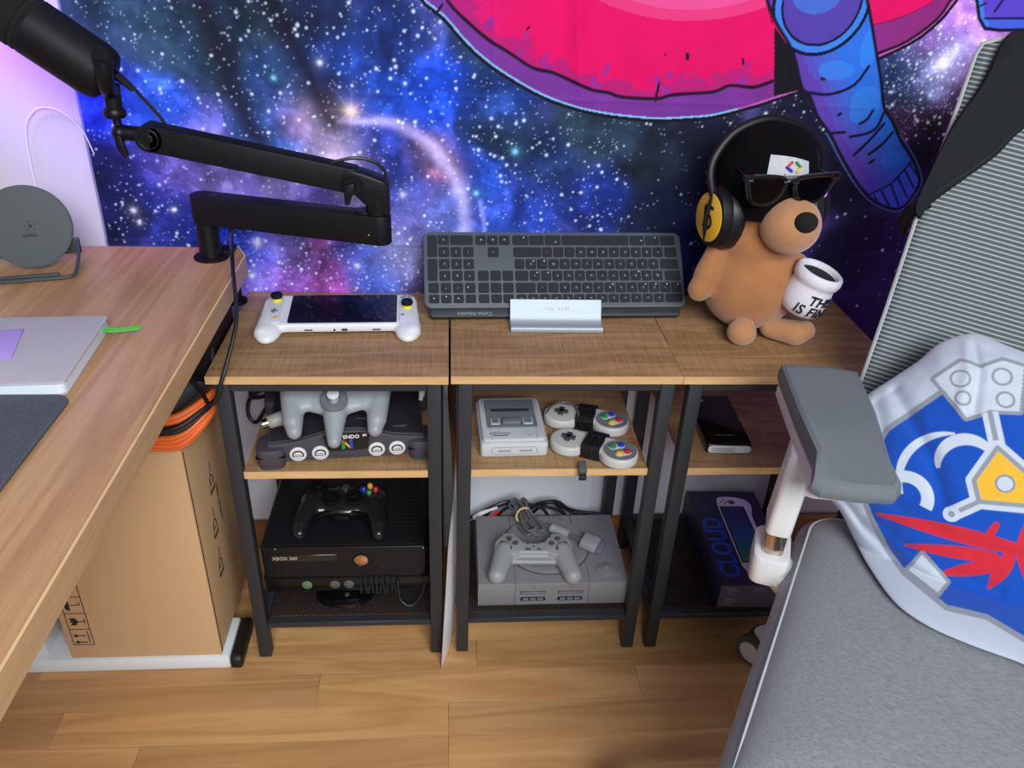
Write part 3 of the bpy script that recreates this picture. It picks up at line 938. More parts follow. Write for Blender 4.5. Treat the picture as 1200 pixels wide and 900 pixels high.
wf.box(-0.040, -0.043, 0.004, 0.036, -0.037, 0.0085, 0.001)
wf.obj('wire_foot', M_chg, ch)
B().box(-0.058, 0.030, 0.010, 0.058, 0.037, 0.034, 0.002).obj('rear_bar', M_chg, ch)

# ------------------------------------------------------------------ microphone boom
arm = thing('boom_arm', 'black low profile boom arm clamped to the desk corner', 'mic arm', (-0.028, 0.211, DZ))
Wm = Matrix.Translation((0.028, -0.211, -DZ))
B().cyl((0, 0, 0), (0, 0, 0.004), 0.0265, seg=40, bev=0.001).obj('base_disc', M_blk, arm)
B().box(-0.012, 0.010, 0.0003, 0.030, 0.040, 0.006, 0.001).obj('clamp_plate', M_blksat, arm)
B().cyl((0, 0, 0.003), (0, 0, 0.060), 0.0175, 0.0150, seg=32, bev=0.001).obj('post', M_blksat, arm)
La = T(-0.028, 0.211, 0, 0, 0, -16.3)
lo = B(Wm)
lo.prism(rrect(-0.0185, -0.0165, 0.296, 0.0165, 0.016, 7), 0.7225, 0.7665, 0.0025, 2, M=La)
low = lo.obj('lower_arm', M_blk, arm)
B(Wm).cyl((0.022, 0, 0.7660), (0.022, 0, 0.7672), 0.008, seg=20, M=La).obj('hole', M_rubber, low)
B(Wm).prism(rrect(0.246, -0.012, 0.270, 0.012, 0.01), 0.7660, 0.7700, M=La).obj('joint_recess', M_rubber, low)
B(Wm).ell((0.268, -0.0166, 0.738), (0.0016, 0.0006, 0.0016), M=La, seg=10).obj('set_screw', M_steel, low)
ex, ey = 0.2385, 0.1330
el = B(Wm)
el.prism([(0.250, 0.7675), (0.2560, 0.7675), (0.2560, 0.812), (0.247, 0.819), (0.222, 0.8285), (0.196, 0.8345), (0.188, 0.815), (0.205, 0.800), (0.222, 0.783), (0.232, 0.770), (0.2425, 0.7675)], -0.0165, 0.0165, 0.004, 3, M=Matrix.Translation((0, 0.133, 0)) @ XZ)
el.cyl((ex, ey, 0.7675), (ex, ey, 0.806), 0.0172, seg=32, bev=0.001)
el.obj('elbow', M_blksat, arm)
kn = B(Wm)
kn.cyl((0.208, 0.1155, 0.813), (0.208, 0.1065, 0.813), 0.0125, seg=24, bev=0.0015)
kn.prism([(-0.007, 0.006), (0.006, 0.009), (0.008, -0.002), (0.002, -0.010), (-0.002, -0.022), (-0.008, -0.022), (-0.009, -0.008)], -0.005, 0.005, 0.0025, 2, M=Matrix.Translation((0.205, 0.102, 0.811)) @ XZ)
kn.obj('tension_knob', M_blksat, arm)
Ua = T(0.214, 0.133, 0.8140, 0, 11.2, 0)
up = B(Wm)
up.box(-0.2780, -0.0155, -0.0178, -0.004, 0.0155, 0.0178, 0.0022, 2, M=Ua)
up.cyl((-0.278, -0.0155, 0), (-0.278, 0.0155, 0), 0.0178, seg=32, M=Ua)
up.obj('upper_arm', M_blk, arm)
B(Wm).torus((-0.2775, -0.0158, 0), 0.0125, 0.0012, M=Ua, rot=(90, 0, 0)).ell((-0.2775, -0.0158, 0), (0.006, 0.001, 0.006), M=Ua).obj('pivot_cap', M_blksat, arm)
sw = B(Wm)
sw.cyl((-0.064, 0.133, 0.8700), (-0.096, 0.133, 0.8725), 0.010, seg=20, bev=0.001)
sw.ell((-0.0985, 0.133, 0.8720), (0.011, 0.013, 0.012))
sw.prism([(-0.004, 0.006), (0.005, 0.004), (0.010, -0.022), (0.004, -0.026), (-0.004, -0.012)], -0.004, 0.004, 0.002, 2, M=Matrix.Translation((-0.097, 0.118, 0.868)) @ XZ)
sw.cyl((-0.098, 0.133, 0.872), (-0.1005, 0.133, 0.893), 0.0055, seg=16)
sw.obj('swivel_joint', M_blksat, arm)

mic = thing('microphone', 'large black microphone on the end of the boom arm, top left', 'microphone', (-0.100, 0.133, 0.890))
Wc = Matrix.Translation((0.100, -0.133, -0.890))
a0, a1 = Vector((-0.1010, 0.133, 0.9425)), Vector((-0.270, 0.133, 1.065))
dv = (a1 - a0).normalized()
q = Matrix.Translation(a0) @ Vector((0, 0, 1)).rotation_difference(dv).to_matrix().to_4x4()
B(Wc).lathe([(0, -0.004), (0.024, -0.004), (0.031, 0.0), (0.0345, 0.006), (0.0365, 0.016), (0.0365, 0.098), (0.0, 0.098)], 48, M=q).obj('body', M_blk, mic)
B(Wc).lathe([(0.0, 0.0985), (0.0350, 0.0985), (0.0350, 0.102), (0.0365, 0.103), (0.0365, 0.106), (0.0350, 0.107), (0.0350, 0.110), (0.0368, 0.111), (0.0372, 0.185), (0.030, 0.200), (0, 0.205)], 48, M=q).obj('windscreen', mat('black_foam', (14, 14, 16), 0.95, noise=0.3, nscale=500, bump=0.5, bscale=1200), mic)
yk = B(Wc)
yk.cyl((-0.0865, 0.088, 0.9720), (-0.0865, 0.100, 0.9720), 0.0125, seg=28, bev=0.002)
yk.tube([(-0.0865, 0.093, 0.970), (-0.0885, 0.095, 0.953), (-0.0935, 0.106, 0.938), (-0.098, 0.122, 0.930), (-0.099, 0.133, 0.925)], [0.0105, 0.0105, 0.0108, 0.011], 14)
yk.cyl((-0.0985, 0.133, 0.934), (-0.100, 0.133, 0.903), 0.0108, seg=24)
yk.obj('yoke', M_blksat, mic)
B(Wc).lathe([(0.006, 0.892), (0.0125, 0.892), (0.0145, 0.895), (0.0145, 0.900), (0.0125, 0.9035), (0.006, 0.9035)], 28, M=T(-0.1005, 0.133, 0)).obj('lock_ring', M_blksat, mic)
cb = B(Wc)
cb.cyl((-0.092, 0.137, 0.9455), (-0.076, 0.146, 0.926), 0.0062, 0.0042, seg=14)
cb.tube([(-0.080, 0.143, 0.936), (-0.074, 0.146, 0.926), (-0.060, 0.150, 0.905), (-0.046, 0.148, 0.887), (-0.036, 0.142, 0.868), (-0.030, 0.137, 0.858)], 0.0025, 8)
cb.obj('cable', M_cable, mic)
tag(B().tube([(0.176, 0.128, 0.8375), (0.190, 0.128, 0.8425), (0.212, 0.130, 0.846), (0.236, 0.135, 0.840), (0.250, 0.138, 0.826), (0.2515, 0.137, 0.812)], 0.0024, 8).obj('jumper_cable', M_cable), 'short black cable arching over the boom arm elbow', 'cable')
tag(B().tube([(0.012, 0.197, 0.724), (0.014, 0.180, 0.705), (0.020, 0.150, 0.690), (0.033, 0.095, 0.682), (0.041, 0.06, 0.655), (0.043, 0.035, 0.633), (0.036, 0.008, 0.602), (0.027, -0.011, 0.573), (0.018, -0.018, 0.548), (0.006, -0.016, 0.536), (-0.012, 0.010, 0.545), (-0.04, 0.03, 0.57)], 0.0030, 8).obj('power_cable', M_cable), 'black cable drooping from the boom arm over the front of the left table', 'cable')
hk = B().cyl((0.006, 0.190, 0.6335), (0.006, 0.190, 0.606), 0.010, seg=16, bev=0.001).cyl((0.006, 0.190, 0.605), (0.006, 0.190, 0.598), 0.017, seg=20, bev=0.002)
hk.obj('clamp_screw', M_blksat, None)
o = COL.objects['clamp_screw']
o.parent = arm
o.location = (0.028, -0.211, -DZ)

# ------------------------------------------------------------------ white handheld console
M_hh = mat('white_handheld_shell', (226, 228, 232), 0.38, noise=0.015)
hh = thing('handheld_console', 'white handheld game console lying face up on the left table', 'handheld', (0.1690, 0.166, TH), (5, 0, 2.3))


def handheld(parent, s=1.0):
    b = B()
    b.prism(rrect(-0.121, -0.038, 0.121, 0.058, 0.022), 0.008, 0.0235, 0.004, 2)
    for sx in (-1, 1):
        b.cap((sx * 0.104, 0.020, 0.0125), (sx * 0.111, -0.048, 0.0135), 0.0100, 0.0130)
        b.cap((sx * 0.112, 0.010, 0.0125), (sx * 0.1135, -0.046, 0.0130), 0.0115, 0.0128)
        b.ell((sx * 0.106, -0.034, 0.0125), (0.021, 0.036, 0.0128))
    return b


handheld(hh).blob('shell', M_hh, hh, 0.0022, 10)
scr = B().prism(rrect(-0.083, -0.0325, 0.083, 0.0520, 0.003), 0.0225, 0.0250, 0.0004, 1, M=T(0.006, 0, 0)).obj('screen', mat('dark_glass', (10, 10, 16), 0.05, noise=0.02, spec=0.9), hh)
M_plate = mat('pale_grey_plate', (214, 218, 222), 0.4, noise=0.02)
for sx in (-1, 1):
    B().prism(rrect(-0.0125, -0.034, 0.0125, 0.050, 0.011), 0.0225, 0.0252, 0.001, 2, M=T(sx * 0.103 + 0.002, 0, 0)).obj('control_plate', M_plate, hh)
for sx, sy in ((-0.100, 0.037), (0.105, 0.012)):
    k = B().cyl((sx, sy, 0.025), (sx, sy, 0.0305), 0.0085, 0.0072, seg=24).obj('stick_ring', mat('yellow_ring', (226, 216, 40), 0.4), hh)
    B().lathe([(0, 0.0308), (0.0086, 0.0308), (0.0094, 0.034), (0.0088, 0.0362), (0.006, 0.0357), (0, 0.0352)], 24, M=T(sx, sy, 0)).obj('thumb_stick', M_blksat, k)
M_silver = mat('silver_button', (170, 178, 184), 0.25, 0.6)
B().box(-0.1055, -0.002, 0.025, -0.0945, 0.003, 0.0275, 0.001).box(-0.1025, -0.006, 0.025, -0.0975, 0.007, 0.0275, 0.001).obj('direction_pad', M_silver, hh)
B().cyl((-0.096, -0.018, 0.025), (-0.096, -0.018, 0.0268), 0.0034, seg=16, bev=0.0005).obj('home_button', M_yel, hh)
for px_, py_ in ((0.104, 0.046), (0.104, 0.034), (0.0975, 0.040), (0.1105, 0.040)):
    B().cyl((px_, py_, 0.025), (px_, py_, 0.0275), 0.0034, seg=14, bev=0.0006).obj('face_button', M_silver, hh)
B().cyl((0.098, -0.014, 0.025), (0.098, -0.014, 0.0266), 0.0028, seg=14).obj('menu_button', M_silver, hh)
for x, wd in ((-0.045, 0.012), (0.058, 0.012)):
    B().box(x - wd / 2, -0.0392, 0.0135, x + wd / 2, -0.0365, 0.0150).obj('speaker_slot', M_rubber, hh)
B().box(0.005, -0.0392, 0.0125, 0.014, -0.0365, 0.0160, 0.0008).obj('charge_port', M_rubber, hh)
B().cyl((-0.006, -0.0392, 0.0142), (-0.006, -0.0365, 0.0142), 0.0016, seg=10).obj('audio_port', M_rubber, hh)

# ------------------------------------------------------------------ keyboard standing upside down in an aluminium stand
M_kb = mat('graphite_keyboard_plate', (86, 92, 97), 0.5, 0.1, 0.03, spec=0.3)
M_key = mat('charcoal_keycap', (36, 40, 45), 0.55, noise=0.03, spec=0.25)
kb = thing('keyboard', 'dark grey full size keyboard standing upside down on its long edge', 'keyboard', (0.5160, 0.187, 0.5945), (46, 0, 1.9))
B().prism(rrect(-0.2150, 0.0, 0.2150, 0.1316, 0.012, 7), -0.004, 0.003, 0.0012, 2).obj('top_plate', M_kb, kb)
B().prism(rrect(-0.207, -0.013, 0.207, 0.020, 0.006), -0.018, -0.0042, 0.003, 2).obj('battery_bar', mat('dark_graphite', (46, 50, 54), 0.5, spec=0.3), kb)
keys = []
RY = [(68, 105), (115, 153), (162, 200), (208, 246), (255, 293), (300, 332)]


def K(row, x0, x1, row2=None, ch=''):
    keys.append((x0, x1, RY[row][0], RY[row if row2 is None else row2][1], ch))


K(0, 74, 113, 1)
for r in (2,):
    K(r, 74, 113, 3)
for r, xs_ in ((0, [(118, 163), (169, 263)]), (1, [(120, 164), (171, 213), (221, 264)]), (2, [(121, 164), (172, 214), (222, 264)]), (3, [(122, 166), (174, 216), (224, 266)]), (4, [(76, 118), (126, 168), (176, 217), (226, 268)]), (5, [(77, 119), (127, 169), (178, 219), (227, 269)])):
    for i, (a_, b_) in enumerate(xs_):
        K(r, a_, b_, None, ('0.', '321', '654', '987', '-*/', '')[r][i:i + 1])
for a_ in (275, 324, 374):
    K(0, a_, a_ + 43, None, '<')
K(1, 325, 369, None, '^')
for r in (3, 4, 5):
    for i in range(3):
        K(r, 281 + i * 51, 324 + i * 51)
for a_, b_ in ((430, 495), (500, 562), (568, 634), (640, 927), (933, 995), (1001, 1060), (1066, 1128)):
    K(0, a_, b_)
K(1, 432, 549)
for i, c_ in enumerate('-.,MNBVCXZ<'):
    K(1, 554 + 47.7 * i, 595 + 47.7 * i, None, c_)
K(1, 1082, 1133)
K(2, 436, 475, 2)
K(3, 436, 490)
for i, c_ in enumerate("C'ÑLKJHGFDSA"):
    K(2, 482 + 47.7 * i, 524 + 47.7 * i, None, c_)
K(2, 1058, 1135)
for i, c_ in enumerate('+`POIUYTREWQ'):
    K(3, 497 + 47.7 * i, 538 + 47.7 * i, None, c_)
K(3, 1074, 1139)
K(4, 436, 518)
for i, c_ in enumerate("¡'0987654321º"):
    K(4, 525 + 47.7 * i, 567 + 47.7 * i, None, c_)
for i in range(13):
    K(5, 437 + 48.5 * i, 479 + 48.5 * i, None, 'o' if i % 3 else 'x')
K(5, 1069, 1140)
kd = {}
lg = B()
for x0, x1, y0, y1, c_ in keys:
    wx_, hy_ = round((x1 - x0) * 0.000392, 4), round((y1 - y0) * 0.000443, 4)
    cx_, cy_ = ((x0 + x1) / 2 - 606.5) * 0.000392, 0.1316 - ((y0 + y1) / 2 - 53) * 0.000443
    if (wx_, hy_) not in kd:
        kd[(wx_, hy_)] = B().prism(rrect(-wx_ / 2, -hy_ / 2, wx_ / 2, hy_ / 2, 0.0022, 2), 0.0030, 0.0052, 0.0006, 1).data('key', M_key)
    o = bpy.data.objects.new('key', kd[(wx_, hy_)])
    COL.objects.link(o)
    o.parent = kb
    o.location = (cx_, cy_, 0)
    if c_:
        lg.text(c_, 0.0052, T(cx_, cy_, 0.0053, 0, 0, 180), 0.0)
for px_, py_ in ((477, 77), (612, 95), (982, 88), (1043, 76), (514, 170), (559, 170), (528, 216), (573, 216), (960, 212), (845, 262), (985, 262), (1030, 262), (1078, 262), (1125, 262), (298, 86), (347, 86), (395, 86), (237, 272), (97, 315), (147, 308), (197, 315)):
    lg.cyl(((px_ - 606.5) * 0.000392, 0.1316 - (py_ - 53) * 0.000443, 0.0050), ((px_ - 606.5) * 0.000392, 0.1316 - (py_ - 53) * 0.000443, 0.00535), 0.0013, seg=8)
lg.obj('key_legends', mat('legend_print', (176, 182, 184), 0.6), kb, kind='stuff')
B().text('Carlos Azaustre', 0.0085, T(-0.135, -0.0075, -0.0040, 0, 0, 180)).obj('printed_name', mat('pale_print', (150, 154, 156), 0.6), kb)

ks = thing('laptop_stand', 'silver aluminium vertical stand holding the keyboard in the middle', 'stand', (0.5115, 0.140, TH))
sp = B()
prof = smooth_path([(0.040, 0.0405, 0), (0.034, 0.030, 0), (0.0275, 0.0165, 0), (0.022, 0.010, 0), (0.014, 0.0085, 0), (0.004, 0.0095, 0), (0.0005, 0.0065, 0), (0.001, 0.0012, 0)], 5)
up_ = [(v.x, v.y) for v in prof]
inn = []
for i, (a_, b_) in enumerate(up_):
    p0_, p1_ = up_[max(i - 1, 0)], up_[min(i + 1, len(up_) - 1)]
    tx_, ty_ = p1_[0] - p0_[0], p1_[1] - p0_[1]
    ln_ = math.hypot(tx_, ty_)
    inn.append((a_ - ty_ / ln_ * 0.0024, b_ + tx_ / ln_ * 0.0024))
inn = [(a_ if b_ > 0.0 else a_, max(b_, 0.0)) for a_, b_ in inn]
MX = Matrix(((0, 0, 1, 0), (1, 0, 0, 0), (0, 1, 0, 0), (0, 0, 0, 1)))   # (y,z,x) profile extruded along x
nP = len(up_)
for i in range(nP - 1):
    sp.prism([up_[i], up_[i + 1], inn[i + 1], inn[i]], -0.0735, 0.0735, M=MX)
sp.obj('front_plate', M_alu, ks, angle=60)
B().box(-0.0735, 0.003, 0.0, 0.0735, 0.105, 0.003, 0.0008).obj('base', M_alu, ks)
B().prism([(0.068, 0.003), (0.072, 0.003), (0.092, 0.045), (0.088, 0.045)], -0.0735, 0.0735, M=MX).obj('rear_plate', M_alu, ks)
B().text('OMOTON', 0.0085, T(0.003, 0.0310, 0.0292, 63, 0, 0), 0.0003, bold=0.0002).obj('maker_name', mat('etched_mark', (226, 230, 232), 0.5), ks)

# ------------------------------------------------------------------ plush toy with beanie, glasses, headphones and mug
M_plush = mat('tan_plush', (168, 112, 68), 0.95, noise=0.22, nscale=34, bump=0.35, bscale=700, sheen=0.4)
M_plush2 = mat('light_tan_plush', (180, 128, 86), 0.95, noise=0.2, nscale=40, bump=0.35, bscale=700, sheen=0.4)
pr = Vector((0.823, 0.165, TH))
Wp = Matrix.Translation(-pr)
bear = thing('plush_toy', 'round tan plush toy animal sitting on the right table, holding a cloth mug', 'plush toy', pr)
b = B(Wp)
b.ell((0.823, 0.170, 0.656), (0.080, 0.071, 0.0825), seg=32)
b.ell((0.816, 0.168, 0.725), (0.060, 0.056, 0.052), seg=28)
b.ell((0.812, 0.166, 0.800), (0.060, 0.056, 0.072), seg=28)
b.cap((0.756, 0.160, 0.710), (0.737, 0.146, 0.672), 0.017, 0.0185)
b.ell((0.731, 0.142, 0.650), (0.0195, 0.018, 0.021))
b.cap((0.885, 0.150, 0.690), (0.892, 0.120, 0.665), 0.017, 0.016)
b.blob('body', M_plush, bear, 0.0038, 14)
b = B(Wp)
b.cap((0.812, 0.135, 0.604), (0.800, 0.112, 0.598), 0.013, 0.018)
b.ell((0.798, 0.107, 0.5925), (0.0235, 0.022, 0.0215))
b.blob('foot', M_plush2, bear, 0.003, 10)
b = B(Wp)
b.cap((0.850, 0.125, 0.592), (0.884, 0.104, 0.593), 0.0165, 0.0205)
b.cap((0.884, 0.104, 0.593), (0.896, 0.099, 0.600), 0.0195, 0.0160)
b.blob('foot', M_plush2, bear, 0.003, 10)
mz = B(Wp).ell((0.837, 0.104, 0.769), (0.0435, 0.044, 0.0425), seg=32).obj('muzzle', M_plush2, bear)
B(Wp).ell((0.842, 0.0655, 0.786), (0.0170, 0.0135, 0.0150), seg=24).obj('nose', mat('black_plush', (12, 12, 14), 0.95), bear)
# mug of soft white cloth, tipped to the right
Mg = Wp @ T(0.879, 0.108, 0.631, 8, 15, 0) @ Matrix.Diagonal((1.06, 1.06, 1.08, 1)) 
mg = B(Mg)
mg.lathe([(0, 0), (0.020, 0.0), (0.029, 0.005), (0.0335, 0.018), (0.0335, 0.034), (0.031, 0.046), (0.0305, 0.050), (0.0335, 0.053), (0.0350, 0.060), (0.0335, 0.067), (0.030, 0.069), (0.0265, 0.066), (0.0262, 0.056), (0.0, 0.056)], 36)
M_mug = mat('white_plush', (222, 218, 226), 0.95, noise=0.05, nscale=60, bump=0.5, bscale=260)
mugo = mg.obj('mug', M_mug, bear, angle=80, label='soft white cloth mug')
B(Mg).cyl((0, 0, 0.0565), (0, 0, 0.0605), 0.0262, seg=28).obj('coffee', mat('black_felt', (22, 22, 25), 0.95), mugo)


def wrap(me, R_, z0_, ang0, Mx):
    """lays flat text round a cylinder wall"""
    b_ = B(Mx)
    m2 = me.copy()
    for v in m2.vertices:
        a_ = ang0 + v.co.x / R_
        r_ = R_ + v.co.z
        v.co = (r_ * math.sin(a_), -r_ * math.cos(a_), z0_ + v.co.y)
    b_.mesh(m2)
    bpy.data.meshes.remove(m2)
    return b_


b = wrap(text_mesh('THIS', 0.0205, 0.0006, 'CENTER', 0.0002, 0.1, 1.0), 0.0342, 0.0340, 0.28, Mg)
b2 = wrap(text_mesh('IS FINE', 0.0205, 0.0006, 'CENTER', 0.0002, 0.1, 1.0), 0.0342, 0.0170, 0.16, Mg)
me2 = b2.data('t', M_ink)
b.mesh(me2)
b.obj('slogan', M_rubber, mugo)
# beanie
bn = thing('beanie', 'black knitted beanie with a small white badge, worn by the plush toy', 'hat', (0.812, 0.166, 0.80))
Wb = Matrix.Translation((-0.812, -0.166, -0.80))
kn_ = B(Wb)
kn_.lathe([(0.060, 0.774), (0.0705, 0.772), (0.0735, 0.790), (0.0735, 0.815), (0.0715, 0.842), (0.065, 0.866), (0.055, 0.882), (0.040, 0.8935), (0.022, 0.8985), (0, 0.9000)], 48, M=T(0.811, 0.168, 0) @ Matrix.Diagonal((1.02, 0.94, 1, 1)))
M_knit = bpy.data.materials.new('black_knit')
t_ = NT(M_knit)
t_.b.inputs['Base Color'].default_value = L(9, 9, 11)
t_.b.inputs['Roughness'].default_value = 0.95
t_.b.inputs['Specular IOR Level'].default_value = 0.1
tc_ = t_.n('ShaderNodeTexCoord')
wv_ = t_.n('ShaderNodeTexWave', i_Scale=130.0, i_Distortion=0.6)
t_.l(tc_.outputs['Object'], wv_.inputs['Vector'])
bp_ = t_.n('ShaderNodeBump', i_Strength=0.5, i_Distance=0.001)
t_.l(wv_.outputs['Fac'], bp_.inputs['Height'])
t_.l(bp_.outputs['Normal'], t_.b.inputs['Normal'])
kn_.obj('knit_cap', M_knit, bn)


def on_beanie(pts, off, zc):
    """panel following the front of the cap: pts in (arc, height)"""
    b_ = B(Wb)
    tb = bmesh.new()
    n_ = 12
    xs_ = np.linspace(pts[0], pts[1], n_ + 1)
    rows = []
    for hz in np.linspace(0, 1, 5):
        r_ = []
        for x_ in xs_:
            u = (x_ - pts[0]) / (pts[1] - pts[0])
            z_ = zc[0] + (zc[1] - zc[0] + zc[2] * math.sin(u * 2.4 + 0.2) - zc[3] * u) * hz - zc[4] * u * (1 - hz)
            rr = np.interp(z_, [0.79, 0.815, 0.842, 0.866, 0.882], [0.0735, 0.0735, 0.0715, 0.065, 0.055])
            a_ = x_ / 0.073
            r_.append(tb.verts.new((0.811 + (rr * 1.02 + off) * math.sin(a_), 0.168 - (rr * 0.94 + off) * math.cos(a_), z_)))
        rows.append(r_)
    for a_, c_ in zip(rows, rows[1:]):
        for i in range(n_):
            tb.faces.new((a_[i], a_[i + 1], c_[i + 1], c_[i]))
    bmesh.ops.solidify(tb, geom=tb.faces[:], thickness=-0.0010)
    bmesh.ops.recalc_face_normals(tb, faces=tb.faces)
    b_._in(tb)
    return b_


bad = on_beanie((-0.024, 0.042), 0.0008, (0.836, 0.8675, 0.005, 0.011, 0.001)).obj('badge', mat('white_badge', (238, 238, 242), 0.7), bn)
for (x0_, z0_, x1_, z1_, m_) in ((0.0025, 0.8535, 0.0095, 0.8600, M_red), (0.0025, 0.8535, 0.0095, 0.8485, M_blue), (0.0170, 0.8595, 0.0240, 0.8530, M_green), (0.0240, 0.8530, 0.0185, 0.8475, M_yel)):
    P_ = []
    for x_, z_ in ((x0_, z0_), (x1_, z1_)):
        rr = np.interp(z_, [0.815, 0.842, 0.866], [0.0735, 0.0715, 0.065])
        a_ = (x_ + 0.0) / 0.073
        P_.append((0.811 + (rr * 1.02 + 0.0022) * math.sin(a_), 0.168 - (rr * 0.94 + 0.0022) * math.cos(a_), z_))
    B(Wb).cap(P_[0], P_[1], 0.0021, seg=10).obj('logo_bar', m_, bad)
B(Wb).text('Experts', 0.0085, T(0.8220, 0.0988, 0.8420, 84, 0, 6), 0.0004).obj('badge_text', mat('grey_print', (110, 110, 116), 0.7), bad)
# sunglasses
sg = thing('sunglasses', 'black sunglasses worn by the plush toy under its beanie', 'glasses', (0.8165, 0.0880, 0.8265), (6, 0, 10))
SG = Matrix.Diagonal((1.06, 1, 1.08, 1))
fr = B(SG)
lens_o = [(-0.064, 0.016), (-0.050, 0.0185), (-0.020, 0.0165), (-0.008, 0.012), (-0.0085, 0.002), (-0.015, -0.011), (-0.026, -0.0185), (-0.042, -0.019), (-0.054, -0.012), (-0.060, 0.002)]
for s in (1, -1):
    P_ = [(s * x, z_) for x, z_ in lens_o]
    sp_ = smooth_path([(x, z_, 0) for x, z_ in P_], 4, True)
    fr.tube([(v.x, 0, v.y) for v in sp_], 0.0034, 8, True, smooth=False)
fr.tube([(-0.010, 0, 0.010), (0, -0.002, 0.012), (0.010, 0, 0.010)], 0.0036, 8)
fr.box(-0.0705, -0.004, 0.0125, -0.056, 0.004, 0.0215, 0.0015)
fr.box(0.056, -0.004, 0.0125, 0.0705, 0.004, 0.0215, 0.0015)
fr.obj('frame', M_blkgl, sg)
for s in (1, -1):
    sp_ = smooth_path([(s * x, z_, 0) for x, z_ in lens_o], 4, True)
    B(SG).prism([(v.x, v.y) for v in (sp_ if s > 0 else sp_[::-1])], -0.0008, 0.0008, M=XZ).obj('lens', mat('smoked_lens', (4, 4, 6), 0.10, spec=0.25), sg)
    B().tube([(s * 0.067, 0.002, 0.017), (s * 0.062, 0.022, 0.016), (s * 0.055, 0.050, 0.012)], 0.0028, 8, flat=0.5).obj('temple', M_blkgl, sg)
B().box(-0.0685, -0.0048, 0.0155, -0.0625, -0.004, 0.0175).box(0.0625, -0.0048, 0.0155, 0.0685, -0.004, 0.0175).obj('rivet', M_steel, sg)
# headphones
hp = thing('headphones', 'black over ear headphones with a yellow disc, worn by the plush toy', 'headphones', (0.745, 0.150, 0.770))
Wh = Matrix.Translation((-0.745, -0.150, -0.770))
for s, c_, dr in ((1, (0.7400, 0.1450, 0.766), (-0.965, -0.26, 0.02)), (-1, (0.9000, 0.190, 0.763), (0.93, 0.36, -0.02))):
    qd = Matrix.Translation(c_) @ Vector((0, 0, 1)).rotation_difference(Vector(dr).normalized()).to_matrix().to_4x4()
    # stretch the cup upright: build oval in local x,y with y near world z
    zl = qd.to_3x3().inverted() @ Vector((0, 0, 1))
    rot_ = Matrix.Rotation(math.atan2(zl.y, zl.x) - PI / 2, 4, 'Z')
    oval = Matrix.Diagonal((0.78, 1.0, 1.0, 1))
    cup = B(Wh).lathe([(0, 0.014), (0.036, 0.014), (0.043, 0.011), (0.047, 0.003), (0.047, -0.004), (0, -0.004)], 40, M=qd @ rot_ @ oval).obj('ear_cup', M_blk, hp)
    B(Wh).lathe([(0.024, -0.002), (0.046, -0.004), (0.051, -0.012), (0.0505, -0.022), (0.044, -0.028), (0.030, -0.029), (0.024, -0.022)], 40, M=qd @ rot_ @ oval).obj('ear_pad', mat('black_leatherette', (15, 15, 18), 0.42, bump=0.06, bscale=900), cup)
    if s == 1:
        dsk = B(Wh).lathe([(0, 0.0152), (0.0355, 0.0152), (0.0365, 0.0146), (0.0365, 0.0141), (0, 0.0141)], 40, M=qd @ rot_ @ Matrix.Diagonal((0.95, 1, 1, 1))).obj('yellow_disc', M_yel, cup, label='round yellow sticker with a black letter')
        b = B(Wh)
        Qd = qd @ rot_
        b.tube([(0.011, 0.016, 0.0158), (0.0, 0.016, 0.0158), (-0.010, 0.014, 0.0158), (-0.008, 0.002, 0.0158), (0.004, 0.003, 0.0158), (0.010, -0.006, 0.0158), (0.004, -0.015, 0.0158), (-0.010, -0.014, 0.0158)], 0.0026, 6, M=Qd, flat=0.4)
        b.obj('painted_letter', M_rubber, cup)
    top = Vector(c_) + Vector(dr).normalized() * 0.012
    B(Wh).tube([top + Vector((0, 0, -0.040)), top + Vector((dr[0] * 0.006, dr[1] * 0.006, 0.0)), top + Vector((0.002 * s, 0, 0.045))], 0.0042, 8, flat=0.6).obj('fork', M_blksat, hp)
bd = B(Wh)
arc_ = smooth_path([(0.728, 0.142, 0.800), (0.7215, 0.150, 0.830), (0.729, 0.158, 0.857), (0.757, 0.168, 0.888), (0.806, 0.176, 0.9040), (0.862, 0.184, 0.891), (0.898, 0.190, 0.860), (0.909, 0.194, 0.825), (0.911, 0.196, 0.795)], 6)
bd.tube(arc_, 0.0066, 10, smooth=False, flat=0.5)
bd.obj('headband', M_blksat, hp)

# ------------------------------------------------------------------ left table: 64-bit console and its grey pad
M_n64 = mat('charcoal_console', (66, 64, 72), 0.5, noise=0.04, bump=0.15, bscale=1800)
M_n64t = mat('dark_console_top', (46, 45, 52), 0.5, noise=0.04, bump=0.15, bscale=1800)
M_grey = mat('grey_controller', (150, 156, 162), 0.42, noise=0.03)
M_lgrey = mat('light_grey_ring', (214, 216, 218), 0.45)
n64 = thing('curved_game_console', 'dark grey curved game console with four round ports, on the left shelf', 'game console', (0.1765, 0.1150, 0.4032), (0, 0, 6.0))
bd_ = B()
prof = smooth_path([(-0.118, 0.040, 0), (-0.095, 0.0415, 0), (-0.070, 0.045, 0), (-0.040, 0.053, 0), (-0.015, 0.0575, 0), (0.015, 0.0575, 0), (0.040, 0.053, 0), (0.070, 0.045, 0), (0.095, 0.0415, 0), (0.118, 0.040, 0)], 4)
outl = [(v.x, v.y) for v in prof]
bd_.prism([(-0.118, 0.008)] + outl + [(0.118, 0.008)], -0.086, 0.086, 0.003, 2, M=XZ)
bd_.obj('body', M_n64, n64)
tp = B()
tp.prism([(x * 0.985, z_ - 0.006) for x, z_ in outl] + [(x * 0.985, z_ + 0.0012) for x, z_ in outl[::-1]], -0.084, 0.080, 0.001, 1, M=XZ)
tp.obj('top_shell', M_n64t, n64)
